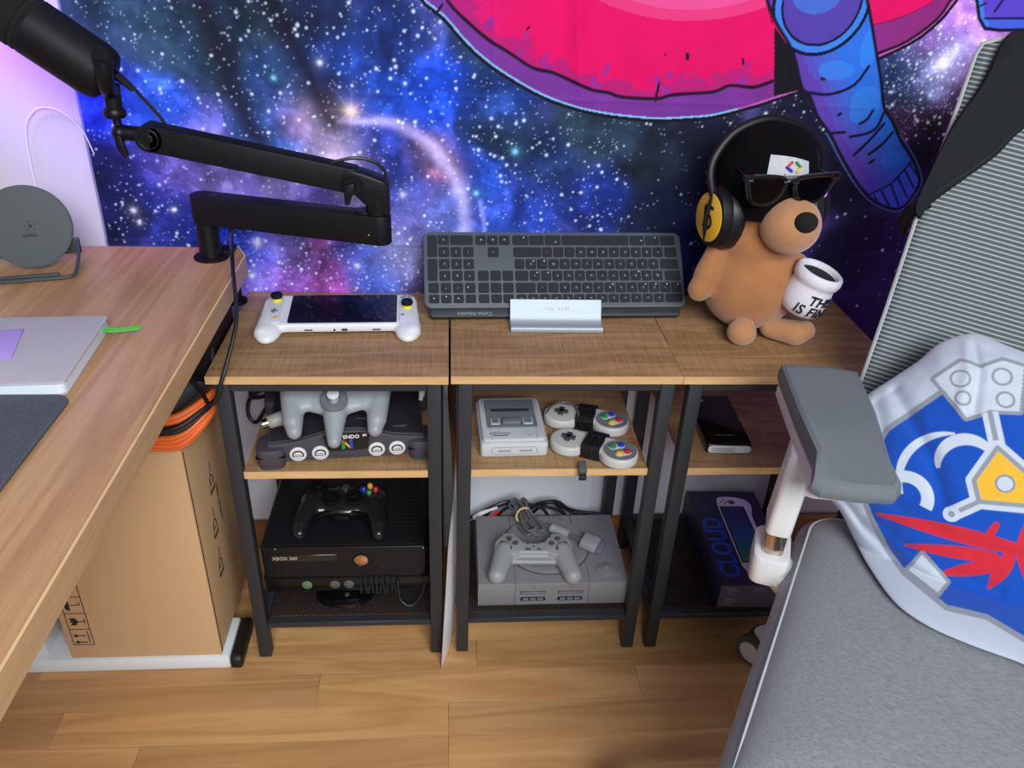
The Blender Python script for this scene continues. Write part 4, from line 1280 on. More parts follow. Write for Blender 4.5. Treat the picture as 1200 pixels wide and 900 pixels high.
for sx in (-1, 1):
    for y0, y1 in ((-0.0965, -0.045), (0.045, 0.0945)):
        lo_ = B()
        lo_.prism(rrect(sx * 0.114 - 0.0215, y0, sx * 0.114 + 0.0215, y1, 0.014, 5), 0.006, 0.0355, 0.005, 2)
        lo_.prism(rrect(sx * 0.114 - 0.019, y0 + 0.003, sx * 0.114 + 0.019, y1 - 0.003, 0.012, 5), 0.0, 0.006)
        lo_.obj('corner_foot', M_n64, n64)
    B().box(sx * 0.114 - 0.0216, -0.0966, 0.0225, sx * 0.114 + 0.0216, -0.050, 0.0230, 0.0002, 1).obj('seam', M_blk, n64)
B().box(-0.052, 0.005, 0.0575, 0.052, 0.032, 0.0610, 0.003).obj('cartridge_slot', M_n64t, n64)
B().prism(rrect(-0.036, -0.055, 0.036, -0.012, 0.008), 0.0555, 0.0590, 0.001, 1).obj('memory_door', M_n64t, n64)
B().prism(rrect(0.066, -0.064, 0.096, -0.030, 0.008), 0.043, 0.0475, 0.001, 1).obj('reset_button', M_n64t, n64)
B().prism(rrect(-0.096, -0.064, -0.066, -0.030, 0.008), 0.043, 0.0475, 0.001, 1).obj('power_button', M_n64t, n64)
for x in (-0.074, -0.041, 0.044, 0.075):
    Mp = T(x, -0.0862, 0.0215) @ XZ
    pr_ = B().lathe([(0, -0.002), (0.0125, -0.002), (0.0125, 0.0015), (0.0115, 0.0022), (0, 0.0022)], 28, M=Mp).obj('port', M_lgrey, n64)
    B().prism([(-0.0082, -0.0035)] + [(0.0086 * math.cos(a), 0.0075 * math.sin(a)) for a in np.linspace(PI, 0, 12)] + [(0.0082, -0.0035)], 0.0022, 0.0027, M=Mp).obj('socket', M_rubber, pr_)
    s_ = B().prism([(-0.0062, -0.002)] + [(0.0066 * math.cos(a), 0.0052 * math.sin(a)) for a in np.linspace(PI, 0, 10)] + [(0.0062, -0.002)], 0.0027, 0.0031, M=Mp)
    s_.obj('socket_face', M_lgrey, pr_)
    pn = B()
    for i in (-1, 0, 1):
        pn.cyl((i * 0.0032, 0.0002, 0.0030), (i * 0.0032, 0.0002, 0.0035), 0.0009, seg=8, M=Mp)
    pn.obj('pins', M_rubber, pr_)
lb_ = B().prism([(-0.036, 0.052), (-0.030, 0.025), (-0.024, 0.0225), (0.024, 0.0225), (0.030, 0.025), (0.036, 0.052), (0.022, 0.0550), (-0.022, 0.0550)], 0.0862, 0.0870, 0.0004, 1, M=XZ).obj('badge_plate', M_rubber, n64)
tx = B()
tx.text('NINTENDO', 0.0086, T(-0.004, -0.0873, 0.0475, 90, 0, 0), 0.0004, bold=0.0002)
tx.text('64', 0.006, T(0.0265, -0.0873, 0.0492, 90, 0, 0), 0.0004, bold=0.0002)
tx.obj('badge_text', M_print_white, lb_)
for (P_, m_) in (([(-0.0085, 0.025), (-0.0030, 0.027), (-0.0030, 0.041), (-0.0085, 0.041)], M_green), ([(0.0030, 0.027), (0.0085, 0.025), (0.0085, 0.041), (0.0030, 0.041)], M_blue), ([(-0.0075, 0.041), (-0.0040, 0.041), (0.0062, 0.028), (0.0030, 0.027)], M_yel), ([(-0.0085, 0.041), (-0.0055, 0.0432), (-0.0030, 0.041)], M_red), ([(0.0030, 0.041), (0.0060, 0.0432), (0.0085, 0.041)], M_red)):
    B().prism(P_, 0.0870, 0.0876, M=XZ).obj('logo_face', m_, lb_)

n64c = thing('three_prong_gamepad', 'light grey three pronged gamepad resting on the dark curved console', 'gamepad', (0.1680, 0.0710, 0.5070), (25, 0, 3))
b = B()
b.cap((-0.062, 0.010, 0.0), (0.062, 0.010, 0.0), 0.017)
b.ell((-0.048, 0.004, 0.0), (0.036, 0.042, 0.0150))
b.ell((0.048, 0.004, 0.0), (0.036, 0.042, 0.0150))
b.ell((0.0, -0.008, -0.001), (0.060, 0.036, 0.0150))
b.ell((0.0, 0.012, 0.001), (0.060, 0.024, 0.0165))
for sx in (-1, 1):
    b.cap((sx * 0.066, 0.008, -0.002), (sx * 0.0615, -0.050, -0.006), 0.0190, 0.0155)
    b.cap((sx * 0.0615, -0.046, -0.006), (sx * 0.059, -0.066, -0.0085), 0.0155, 0.0120)
b.cap((0, 0.0, 0.001), (0.0, -0.045, -0.001), 0.0225, 0.0180)
b.cap((0, -0.045, -0.001), (0.0, -0.088, -0.004), 0.0180, 0.0105)
b.blob('shell', M_grey, n64c, 0.0026, 10)
wl = B().lathe([(0.010, 0.0), (0.0185, 0.0), (0.0200, -0.002), (0.0200, -0.008), (0.004, -0.006), (0.010, -0.003)], 32, M=T(0, -0.029, 0.0225)).obj('stick_well', mat('mid_grey', (112, 116, 122), 0.45), n64c)
sk = B()
sk.cyl((0, -0.029, 0.017), (0, -0.030, 0.032), 0.004, seg=14)
sk.lathe([(0, 0.0385), (0.006, 0.0390), (0.0088, 0.0375), (0.0090, 0.0345), (0.005, 0.033), (0, 0.033)], 24, M=T(0, -0.030, -0.001))
sk.obj('analog_stick', M_lgrey, n64c)
B().cyl((0.043, 0.0065, 0.012), (0.043, 0.0065, 0.0185), 0.0078, seg=24, bev=0.0012).obj('action_button', M_blue, n64c)
B().cyl((0.034, 0.017, 0.012), (0.034, 0.017, 0.0185), 0.0065, seg=24, bev=0.0012).obj('action_button', M_green, n64c)
for px_, py_ in ((0.056, 0.021), (0.066, 0.028), (0.058, 0.036), (0.048, 0.029)):
    B().cyl((px_, py_, 0.011), (px_, py_, 0.0178), 0.0048, seg=20, bev=0.0010).obj('camera_button', M_yel, n64c)
B().box(-0.061, 0.016, 0.011, -0.041, 0.0225, 0.0185, 0.0015).box(-0.0543, 0.009, 0.011, -0.0477, 0.0295, 0.0185, 0.0015).obj('direction_pad', M_n64, n64c)
B().cyl((0, 0.019, 0.012), (0, 0.019, 0.0185), 0.0055, seg=20, bev=0.001).obj('start_button', M_red, n64c)
pg = B()
pg.lathe([(0, 0.0), (0.0095, 0.0), (0.0105, 0.003), (0.0115, 0.022), (0.0095, 0.026), (0, 0.027)], 20)
pg.M = T(0.062, 0.068, 0.4495, 0, 76, 22)
cp_ = thing('controller_plug', 'grey controller plug with metal tip lying on the dark console', 'plug', (0.064, 0.052, 0.4630))
pg.M = Matrix.Translation((-0.062, -0.068, -0.4495)) @ T(0.064, 0.0665, 0.4495, 0, 80, 18)
pg.obj('plug_body', mat('beige_grey', (150, 146, 142), 0.5), cp_)
B(Matrix.Translation((-0.062, -0.068, -0.4495)) @ T(0.064, 0.0665, 0.4495, 0, 80, 18)).cyl((0, 0, -0.009), (0, 0, 0.001), 0.0075, seg=18).obj('plug_tip', M_steel, cp_)
ap = B().tube([(0.300, 0.17, 0.500), (0.300, 0.155, 0.490), (0.2985, 0.145, 0.478), (0.2965, 0.137, 0.468)], 0.0034, 8).cyl((0.2975, 0.140, 0.473), (0.2950, 0.132, 0.460), 0.0052, seg=16).cyl((0.2952, 0.1325, 0.461), (0.2938, 0.1285, 0.4545), 0.0038, seg=12)
tag(ap.obj('av_plug', mat('ivory_plug', (206, 202, 190), 0.45)), 'small ivory plug dangling beside the dark curved console', 'plug')
lc = B().tube([(0.06, 0.24, 0.41), (0.01, 0.262, 0.395), (-0.016, 0.26, 0.375), (-0.020, 0.255, 0.345), (-0.006, 0.25, 0.335), (0.02, 0.245, 0.375), (0.05, 0.24, 0.405), (0.03, 0.25, 0.425), (-0.005, 0.255, 0.405), (-0.01, 0.26, 0.38), (0.03, 0.25, 0.392), (0.06, 0.235, 0.402)], 0.0036, 8)
tag(lc.obj('looped_cable', M_cable), 'looped black cable at the back left of the shelf under the left table', 'cable')

# bottom of the left table: sensor bar, black console, black pad
kin = thing('sensor_bar', 'black motion sensor bar under the black console, wound with its cable', 'sensor', (0.1665, 0.050, 0.0850))
B().prism(rrect(-0.1445, 0.0, 0.1445, 0.060, 0.006), 0.0275, 0.0585, 0.0025, 2).obj('bar', mat('glossy_dark_brown', (22, 20, 22), 0.25, spec=0.35), kin)
for x, m_ in ((-0.071, mat('green_lens', (92, 122, 94), 0.2)), (-0.0235, mat('smoke_glass', (92, 86, 80), 0.15)), (0.0005, mat('smoke_glass_cool', (84, 90, 92), 0.15))):
    B().lathe([(0, 0.0018), (0.0055, 0.0016), (0.0086, 0.0006), (0.0090, -0.001), (0, -0.001)], 24, M=T(x, -0.0002, 0.0430) @ XZ).obj('lens', m_, kin)
ft = B()
ft.cyl((-0.010, 0.030, 0.012), (-0.010, 0.030, 0.028), 0.020, 0.024, seg=28)
ft.lathe([(0, 0.013), (0.040, 0.0115), (0.050, 0.008), (0.052, 0.003), (0.049, 0.0), (0, 0.0)], 40, M=T(-0.010, 0.020, 0.0) @ Matrix.Diagonal((1, 0.72, 1, 1)))
ft.obj('foot', M_blkgl, kin)
cl = B()
for i in range(13):
    x = 0.022 + i * 0.0047 + (0.002 if i % 2 else 0)
    dx = 0.004 * math.sin(i * 1.7)
    cl.tube([(x, -0.004, 0.0590), (x + dx * 0.4, -0.0055, 0.045), (x + dx, -0.0045, 0.0265), (x + dx + 0.002, 0.03, 0.0245), (x + 0.003, 0.0625, 0.042), (x + 0.001, 0.030, 0.0610)], 0.0022, 7, True)
cl.tube([(0.085, -0.004, 0.055), (0.086, -0.006, 0.030), (0.090, -0.012, 0.014), (0.104, -0.016, 0.006), (0.116, -0.014, 0.010), (0.128, -0.008, 0.030), (0.131, -0.004, 0.050), (0.124, 0.0, 0.056)], 0.0020, 7)
cl.cyl((0.098, -0.016, 0.0055), (0.110, -0.017, 0.0055), 0.0042, seg=12, bev=0.0008)
cl.obj('wound_cable', mat('grey_black_cable', (34, 36, 40), 0.3), kin)

M_x = mat('black_console_shell', (22, 23, 27), 0.40, noise=0.05, spec=0.3)
xb = thing('black_game_console', 'wide black game console with a round power button, on the bottom left shelf', 'game console', (0.1620, 0.050, 0.1448))
b = B()
b.prism([(-0.138, 0.010), (-0.131, 0.0), (0.131, -0.001), (0.139, 0.012), (0.1405, 0.062), (0.137, 0.0685), (-0.134, 0.070), (-0.1385, 0.064)], -0.238, -0.0055, 0.002, 2, M=XZ)
b.prism([(-0.136, 0.010), (-0.130, 0.0015), (0.130, 0.0005), (0.137, 0.012), (0.1385, 0.061), (0.136, 0.067), (-0.132, 0.0685), (-0.1365, 0.063)], -0.006, 0.0, 0.001, 1, M=XZ)
b.obj('shell', M_x, xb)
B().box(0.0, 0.004, 0.0694, 0.0006, 0.23, 0.0698).obj('top_seam', M_rubber, xb)
vt = B()
for i in range(16):
    for j in range(5):
        vt.box(0.055 + j * 0.014, 0.05 + i * 0.010, 0.0692, 0.066 + j * 0.014, 0.055 + i * 0.010, 0.0699)
vt.obj('top_vent', M_rubber, xb)
tr = B()
tr.tube([(-0.128, -0.0002, 0.036), (-0.128, -0.0002, 0.050), (-0.122, -0.0002, 0.0535), (-0.010, -0.0002, 0.0555), (-0.007, -0.0002, 0.052), (-0.008, -0.0002, 0.042), (-0.012, -0.0002, 0.040), (-0.120, -0.0002, 0.0335)], 0.0006, 5, True, smooth=False)
tr.obj('disc_tray_line', M_rubber, xb)
B().box(-0.125, -0.0006, 0.0375, -0.011, 0.0004, 0.0515, 0.0005, 1).obj('disc_tray', mat('gloss_tray', (26, 26, 29), 0.22, coat=0.3), xb)
B().text('XBOX 360', 0.0092, T(-0.0985, -0.0008, 0.0445, 90, 0, 0), 0.0003, bold=0.0001).obj('name_print', mat('silver_print', (176, 170, 160), 0.4), xb)
pb_ = B().lathe([(0, 0.0022), (0.0095, 0.0024), (0.0118, 0.0012), (0.0124, -0.001), (0, -0.001)], 32, M=T(0.0290, -0.0006, 0.0385) @ XZ).obj('power_button', mat('chrome_button', (206, 168, 126), 0.2, 0.9), xb, label='round chrome power button')
B().torus((0.0290, -0.0012, 0.0385), 0.0132, 0.0011, rot=(90, 0, 0)).obj('button_ring', M_blkgl, pb_)
B().box(0.058, -0.0008, 0.016, 0.070, 0.0003, 0.026, 0.0004, 1).obj('port_door', M_rubber, xb)
B().ell((-0.113, 0.0, 0.0655), (0.0022, 0.001, 0.0012), seg=10).ell((0.1340, 0.0, 0.0635), (0.0022, 0.001, 0.0012), seg=10).obj('corner_stud', M_steel, xb)

M_xc = mat('black_gamepad_shell', (26, 27, 31), 0.25, coat=0.35, noise=0.03)
xc = thing('black_gamepad', 'black gamepad with coloured buttons on top of the black console', 'gamepad', (0.1555, 0.124, 0.2335), (6, 0, -1.5))
b = B()
b.ell((0, 0.014, 0.004), (0.058, 0.034, 0.0150), seg=28)
for sx in (-1, 1):
    b.ell((sx * 0.044, 0.016, 0.004), (0.033, 0.034, 0.0160))
    b.cap((sx * 0.054, 0.004, 0.004), (sx * 0.066, -0.038, 0.0), 0.0195, 0.0165)
    b.cap((sx * 0.066, -0.038, 0.0), (sx * 0.0665, -0.054, -0.003), 0.0165, 0.0125)
b.blob('shell', M_xc, xc, 0.0026, 10)
b = B()
b.tube([(-0.052, -0.040, 0.0060), (-0.040, -0.025, 0.0075), (-0.024, -0.0145, 0.0070), (0, -0.0115, 0.0065), (0.024, -0.0145, 0.0070), (0.040, -0.025, 0.0075), (0.052, -0.040, 0.0060)], 0.0042, 8)
b.obj('front_bumper', M_blkgl, xc)
B().prism(rrect(-0.015, -0.026, 0.015, -0.010, 0.005), -0.008, 0.008, 0.003, 2).obj('battery_pack', M_blksat, xc)
for sx, sy in ((-0.045, 0.030), (0.020, 0.008)):
    k = B().lathe([(0.013, 0.0215), (0.0165, 0.0200), (0.0165, 0.016), (0, 0.016), (0.011, 0.0185)], 28, M=T(sx, sy, 0.0015)).obj('stick_ring', M_blksat, xc)
    B().cyl((sx, sy, 0.017), (sx, sy, 0.029), 0.0045, seg=14).lathe([(0, 0.0325), (0.006, 0.0330), (0.0098, 0.0345), (0.0104, 0.0320), (0.0085, 0.0285), (0, 0.0285)], 26, M=T(sx, sy, 0)).obj('thumb_stick', M_blksat, k)
k = B().lathe([(0.013, 0.0215), (0.0165, 0.0200), (0.0165, 0.016), (0, 0.016), (0.011, 0.0190)], 28, M=T(-0.020, 0.008, 0.0015)).obj('pad_disc', M_blksat, xc)
B().box(-0.0295, 0.005, 0.019, -0.0105, 0.011, 0.0250, 0.0012).box(-0.023, -0.0015, 0.019, -0.017, 0.0175, 0.0250, 0.0012).obj('direction_pad', M_blksat, k)
for px_, py_, m_ in ((0.0335, 0.029, M_blue), (0.0440, 0.0375, M_yel), (0.0545, 0.029, M_red), (0.0440, 0.0205, M_green)):
    B().lathe([(0, 0.0262), (0.003, 0.0258), (0.0047, 0.0240), (0.0050, 0.018), (0, 0.018)], 18, M=T(px_, py_, 0)).obj('face_button', m_, xc)
B().lathe([(0, 0.0240), (0.0062, 0.0236), (0.0072, 0.0215), (0.0072, 0.018), (0, 0.018)], 24, M=T(0.002, 0.033, 0)).obj('guide_button', mat('dull_guide_button', (104, 98, 86), 0.3, 0.6), xc)
B().ell((-0.0125, 0.033, 0.0224), (0.0030, 0.0018, 0.0012)).ell((0.0165, 0.033, 0.0224), (0.0030, 0.0018, 0.0012)).obj('small_button', M_rubber, xc)

# ------------------------------------------------------------------ poster standing in the gap between the first two tables
def build_poster():
    ny, nz = 40, 70
    zz = np.linspace(0, 0.535, nz)
    fx = np.interp(zz, [0, 0.06, 0.16, 0.25, 0.35, 0.45, 0.54], [0.3265, 0.3295, 0.3345, 0.3385, 0.3460, 0.3520, 0.3525])
    bxx = np.interp(zz, [0, 0.28, 0.34, 0.40, 0.54], [0.3528, 0.3528, 0.3500, 0.3380, 0.3340])
    V = []
    for j, z in enumerate(zz):
        y0 = np.interp(z, [0, 0.10, 0.2, 0.42, 0.47, 0.505, 0.53, 0.54], [-0.027, -0.010, 0.0, 0.0, 0.010, 0.05, 0.14, 0.26])
        for i in range(ny):
            s = i / (ny - 1)
            yy = y0 + (0.275 - y0) * s
            V.append((fx[j] + (bxx[j] - fx[j]) * (1 - (1 - min(1.0, s / np.interp(z, [0, 0.1, 0.28, 0.42], [0.40, 0.24, 0.22, 1.0]))) ** 1.5), yy, z + 0.0005))
    V = np.array(V)
    return V, grid_quads(ny, nz)


V, Q = build_poster()
po = thing('poster', 'curved poster, white outside and brown inside, standing in the gap between left and middle tables', 'poster', (0.335, 0.0, 0.0))
np_mesh('white_back', V + np.array((0.0004 - 0.335, 0, 0)), Q, mat('white_paper', (244, 244, 246), 0.6, noise=0.01), None, po)
br = np.tile(nlin((112, 82, 58)), (len(V), 1)) * (0.6 + 0.8 * vnoise(V[:, 1] * 8, V[:, 2], 16, 4, 5))[:, None]
dd = np.hypot((V[:, 1] - 0.045) / 0.075, (V[:, 2] - 0.405) / 0.05)
br[dd < 1] = nlin((168, 118, 34))
br[(dd > 0.9) & (dd < 1)] = nlin((70, 46, 20))
np_mesh('printed_face', V + np.array((-0.0004 - 0.335, 0, 0)), Q[:, ::-1], attr_mat('brown_print', 0.6), br, po)

# ------------------------------------------------------------------ middle shelf: mini console and two pads
M_sn = mat('pale_grey_console', (198, 200, 204), 0.45, noise=0.02, bump=0.1, bscale=1800)
M_snd = mat('slate_panel', (112, 118, 126), 0.45, noise=0.03)
sn = thing('mini_game_console', 'small pale grey retro game console on the middle shelf', 'game console', (0.4430, 0.0395, 0.4032), (0, 0, 1.8))
B().prism(rrect(-0.0535, 0.0, 0.0535, 0.132, 0.006), 0.001, 0.026, 0.003, 2).obj('body', M_sn, sn)
B().prism(rrect(-0.0505, 0.003, 0.0505, 0.129, 0.008), 0.026, 0.0325, 0.003, 2).obj('top_body', M_sn, sn)
sd = B().prism(rrect(-0.0405, 0.034, 0.0405, 0.118, 0.003), 0.0325, 0.0350, 0.0008, 1).obj('top_panel', M_snd, sn)
B().prism(rrect(-0.032, 0.080, 0.032, 0.089, 0.003), 0.0350, 0.0354).obj('cartridge_slot', mat('dark_slot', (52, 56, 62), 0.5), sd)
B().box(-0.0155, 0.0420, 0.0348, 0.0130, 0.0570, 0.0395, 0.0015).obj('eject_button', M_snd, sd)
for x0, x1 in ((-0.0345, -0.020), (0.018, 0.0335)):
    f_ = B()
    f_.prism(rrect(x0, 0.0415, x1, 0.0585, 0.002), 0.0350, 0.0364)
    f_.obj('button_frame', M_sn, sd)
    B().prism(rrect(x0 + 0.0018, 0.0435, x1 - 0.0018, 0.0565, 0.001), 0.0364, 0.0376, 0.0005, 1).obj('rocker', M_snd, sd)
fr_ = B()
fr_.tube([(-0.036, -0.0003, 0.0085), (-0.036, -0.0003, 0.0170), (-0.031, -0.0003, 0.0195), (0.031, -0.0003, 0.0195), (0.036, -0.0003, 0.0170), (0.036, -0.0003, 0.0085), (0.031, -0.0003, 0.0060), (-0.031, -0.0003, 0.0060)], 0.0005, 5, True, smooth=False)
for x0 in (-0.026, 0.008):
    fr_.box(x0, -0.0006, 0.0105, x0 + 0.018, 0.0, 0.0145, 0.0003, 1)
    fr_.box(x0 + 0.0185, -0.0006, 0.0095, x0 + 0.0200, 0.0, 0.0155)
fr_.box(-0.0365, 0.0035, 0.0325, -0.0360, 0.033, 0.0328).box(0.0360, 0.0035, 0.0325, 0.0365, 0.033, 0.0328)
fr_.obj('front_lines', mat('grey_line', (150, 152, 156), 0.5), sn)
tx = B()
tx.text('SUPER NINTENDO', 0.0040, T(-0.0215, 0.0195, 0.0327), 0.0002, bold=0.00015)
tx.text('Nintendo', 0.0030, T(-0.0265, 0.0240, 0.0327), 0.0002)
tx.box(-0.034, 0.0125, 0.0326, -0.009, 0.0155, 0.0328)
tx.box(0.0215, 0.0130, 0.0326, 0.0270, 0.0142, 0.0328)
tx.obj('name_print', M_snd, sn)

M_pad = mat('warm_grey_pad', (196, 195, 192), 0.45, noise=0.02)


def snes_pad(name, label, loc, rz):
    t = thing(name, label, 'gamepad', loc, (0, 0, rz), group='small grey gamepads with four coloured buttons')
    b = B()
    b.prism(ellipse(-0.0410, 0, 0.0310, 0.0310, 40), 0.003, 0.0205, 0.004, 2)
    b.prism(ellipse(0.0410, 0, 0.0310, 0.0310, 40), 0.003, 0.0205, 0.004, 2)
    b.prism(rrect(-0.045, -0.0165, 0.045, 0.0300, 0.004), 0.003, 0.0203, 0.004, 2)
    b.blob('shell', M_pad, t, 0.0016, 3)
    B().cyl((-0.0425, 0, 0.0195), (-0.0425, 0, 0.0208), 0.0215, seg=36, bev=0.0004).obj('pad_disc', M_pad, t)
    B().box(-0.0535, -0.0042, 0.020, -0.0315, 0.0042, 0.0248, 0.0010).box(-0.0467, -0.011, 0.020, -0.0383, 0.011, 0.0248, 0.0010).obj('direction_pad', mat('dark_pad', (62, 64, 68), 0.5), t)
    d = B().cyl((0.0425, 0, 0.0195), (0.0425, 0, 0.0209), 0.0265, seg=40).obj('button_disc', M_snd, t)
    g_ = B()
    g_.cap((0.0300, 0.0025, 0.0205), (0.0405, 0.0120, 0.0205), 0.0068)
    g_.cap((0.0440, -0.0115, 0.0205), (0.0545, -0.0020, 0.0205), 0.0068)
    gm = g_.obj('button_groove', M_pad, d)
    gm.scale = (1, 1, 0.12)
    gm.location = (0, 0, 0.0185)
    for x, y_, m_ in ((0.0300, 0.0025, M_green), (0.0405, 0.0120, M_blue), (0.0440, -0.0115, M_yel), (0.0545, -0.0020, M_red)):
        B().lathe([(0, 0.0258), (0.0035, 0.0254), (0.0052, 0.0240), (0.0054, 0.020), (0, 0.020)], 18, M=T(x, y_, 0)).obj('face_button', m_, d)
    w_ = B()
    for i in range(9):
        x = -0.0150 + i * 0.0035
        ln = 0.004 * math.sin(i * 2.1)
        w_.tube([(x, -0.0180, 0.012), (x + ln * 0.3, -0.0175, 0.0225), (x + ln, 0.004, 0.0238), (x + 0.001, 0.0310, 0.0225), (x + 0.002, 0.0325, 0.012), (x + 0.001, 0.030, 0.0022), (x, 0.0, 0.0016), (x, -0.0160, 0.0022)], 0.0020, 7, True)
    w_.obj('wound_cord', mat('cord_black', (24, 24, 27), 0.42), t)
    return t


snes_pad('gamepad', 'front small grey gamepad wound in black cord, beside the mini console', (0.5700, 0.0460, 0.4032), -25)
p2_ = snes_pad('gamepad', 'rear small grey gamepad wound in black cord, behind its twin', (0.5700, 0.1290, 0.4032), -16)
B().tube([(-0.066, -0.014, 0.0225), (-0.060, 0.010, 0.0235), (-0.045, 0.026, 0.0240), (-0.025, 0.022, 0.0240), (-0.016, 0.004, 0.0250), (-0.012, -0.012, 0.0240)], 0.0017, 7).obj('loose_cord', mat('grey_cord', (104, 106, 110), 0.45), p2_)
us = thing('cable_plug', 'dark grey square cable plug hanging over the edge of the middle shelf', 'plug', (0.5460, 0.0010, 0.4060))
B().box(-0.0062, -0.0085, -0.0050, 0.0062, 0.012, 0.0085, 0.0015, M=T(rx=24)).obj('plug_body', mat('plug_grey', (78, 80, 84), 0.5), us)
B().box(-0.0055, -0.0150, -0.0070, 0.0055, -0.0085, 0.0030, 0.0005, M=T(rx=30)).obj('plug_tip', M_rubber, us)

# ------------------------------------------------------------------ bottom of the middle table: grey console, pad, leads
M_ps = mat('warm_grey_console', (128, 127, 130), 0.5, noise=0.03, bump=0.12, bscale=1800)
M_psd = mat('seam_grey', (74, 74, 78), 0.5)
ps = thing('grey_game_console', 'square grey game console with a round lid, on the bottom middle shelf', 'game console', (0.5240, 0.0340, 0.0850))
b = B()
b.prism([(-0.1330, 0.0), (0.1330, 0.0), (0.1320, 0.185), (-0.1320, 0.185)], 0.0, 0.0520, 0.0025, 2)
b.obj('body', M_ps, ps)
B().box(-0.0675, -0.0006, 0.004, 0.0620, 0.002, 0.0500, 0.0005, 1).obj('front_panel', M_ps, ps)
sm_ = B()
for x in (-0.0680, 0.0625):
    sm_.box(x, -0.0004, 0.002, x + 0.0007, 0.055, 0.0524)
sm_.tube([(-0.068, 0.185, 0.0521), (-0.068, 0.150, 0.0521), (-0.082, 0.130, 0.0521)], 0.0008, 5, smooth=False)
sm_.tube([(0.050, 0.185, 0.0521), (0.052, 0.150, 0.0521), (0.060, 0.140, 0.0521)], 0.0008, 5, smooth=False)
sm_.obj('seams', M_psd, ps)
B().lathe([(0, 0.0), (0.078, 0.0), (0.078, 0.0030), (0.0755, 0.0042), (0.068, 0.0046), (0.0, 0.0048)], 64, M=T(-0.004, 0.1000, 0.0520)).obj('disc_lid', M_ps, ps)
B().torus((-0.004, 0.1000, 0.0522), 0.0790, 0.0012, seg=64).obj('lid_gap', M_psd, ps)
for x, r_ in ((0.0975, 0.0195),):
    k = B().torus((x, 0.034, 0.0521), r_, 0.0012, seg=40).lathe([(0, 0.0538), (r_ - 0.003, 0.0534), (r_ - 0.0015, 0.0522), (0, 0.0515)], 36, M=T(x, 0.034, 0)).obj('open_button', M_ps, ps)
    B().prism([(x - 0.004, 0.032), (x + 0.004, 0.032), (x, 0.038)], 0.0535, 0.0541).obj('eject_mark', mat('pale_mark', (170, 168, 168), 0.5), k)
B().torus((-0.100, 0.034, 0.0521), 0.0195, 0.0012, seg=40).lathe([(0, 0.0538), (0.0165, 0.0534), (0.018, 0.0522), (0, 0.0515)], 36, M=T(-0.100, 0.034, 0)).obj('power_button', M_ps, ps)
B().torus((-0.108, 0.072, 0.0521), 0.007, 0.0008, seg=24).obj('reset_button', M_ps, ps)
for x in (-0.0360, 0.0300):
    k = B().box(x - 0.0225, -0.0012, 0.0275, x + 0.0225, 0.0, 0.0345, 0.0005, 1).obj('memory_slot', M_psd, ps)
    B().box(x - 0.0205, -0.0022, 0.0300, x + 0.0205, -0.0010, 0.0325, 0.0003, 1).obj('slot_door', M_ps, k)
    k = B().prism(rrect(x - 0.0225, 0.0115, x + 0.0225, 0.0205, 0.004), 0.0, 0.0012, M=T(0, 0, 0) @ XZ).obj('controller_port', M_rubber, ps)
    for i in (-1, 0, 1):
        B().box(x + i * 0.0130 - 0.0052, -0.0018, 0.0133, x + i * 0.0130 + 0.0052, -0.0010, 0.0187).obj('contact_block', M_snd, k)
tx = B()
tx.text('1', 0.0075, T(-0.0340, -0.0008, 0.0425, 90, 0, 0), 0.0002)
tx.text('2', 0.0075, T(0.0320, -0.0008, 0.0425, 90, 0, 0), 0.0002)
tx.obj('port_numbers', M_psd, ps)
vt = B()
for i in range(26):
    vt.box(-0.1345, 0.012 + i * 0.0062, 0.006, -0.1322, 0.0148 + i * 0.0062, 0.047)
vt.obj('side_vent', M_psd, ps)

M_psc = mat('grey_gamepad', (150, 152, 153), 0.45, noise=0.03)
pc = thing('grey_gamepad', 'grey two handled gamepad lying on the square grey console', 'gamepad', (0.4920, 0.1000, 0.1550), (3, 0, -2))
b = B()
for sx in (-1, 1):
    b.prism(ellipse(sx * 0.0440, 0.000, 0.0265, 0.0250, 32), -0.006, 0.0135, 0.003, 2)
    b.prism(rrect(sx * 0.0440 - 0.0125, 0.014, sx * 0.0440 + 0.0125, 0.0305, 0.004), -0.006, 0.0135, 0.003, 2)
    b.cap((sx * 0.0520, -0.008, 0.001), (sx * 0.0665, -0.060, -0.0015), 0.0200, 0.0160)
b.prism(rrect(-0.044, -0.018, 0.044, 0.009, 0.003), -0.006, 0.0125, 0.003, 2)
b.prism(rrect(-0.040, -0.031, 0.040, -0.012, 0.003), -0.008, 0.0020, 0.003, 2)
b.blob('shell', M_psc, pc, 0.0020, 4)
for sx in (-1, 1):
    d = B().lathe([(0, 0.0150), (0.0225, 0.0148), (0.0242, 0.0138), (0.0242, 0.0120), (0, 0.0120)], 36, M=T(sx * 0.0440, 0.0005, 0) @ Matrix.Diagonal((0.96, 0.96, 1, 1))).obj('button_disc', M_psc, pc)
    for a in range(4):
        dx, dy = ((0.0118, 0), (0, 0.0118), (-0.0118, 0), (0, -0.0118))[a]
        if sx < 0:
            r_ = Matrix.Translation((sx * 0.0440, 0.0005, 0)) @ Matrix.Rotation(a * PI / 2, 4, 'Z')
            B().prism([(0.0045, 0), (0.0085, -0.0045), (0.0160, -0.0045), (0.0160, 0.0045), (0.0085, 0.0045)], 0.0148, 0.0178, 0.0008, 1, M=r_).obj('direction_key', M_psd, d)
        else:
            k = B().lathe([(0, 0.0182), (0.0040, 0.0180), (0.0052, 0.0168), (0.0052, 0.0145), (0, 0.0145)], 20, M=T(sx * 0.0440 + dx, 0.0005 + dy, 0)).obj('face_button', M_psd, d)
md = B()
md.M = T(0, -0.0155, 0)
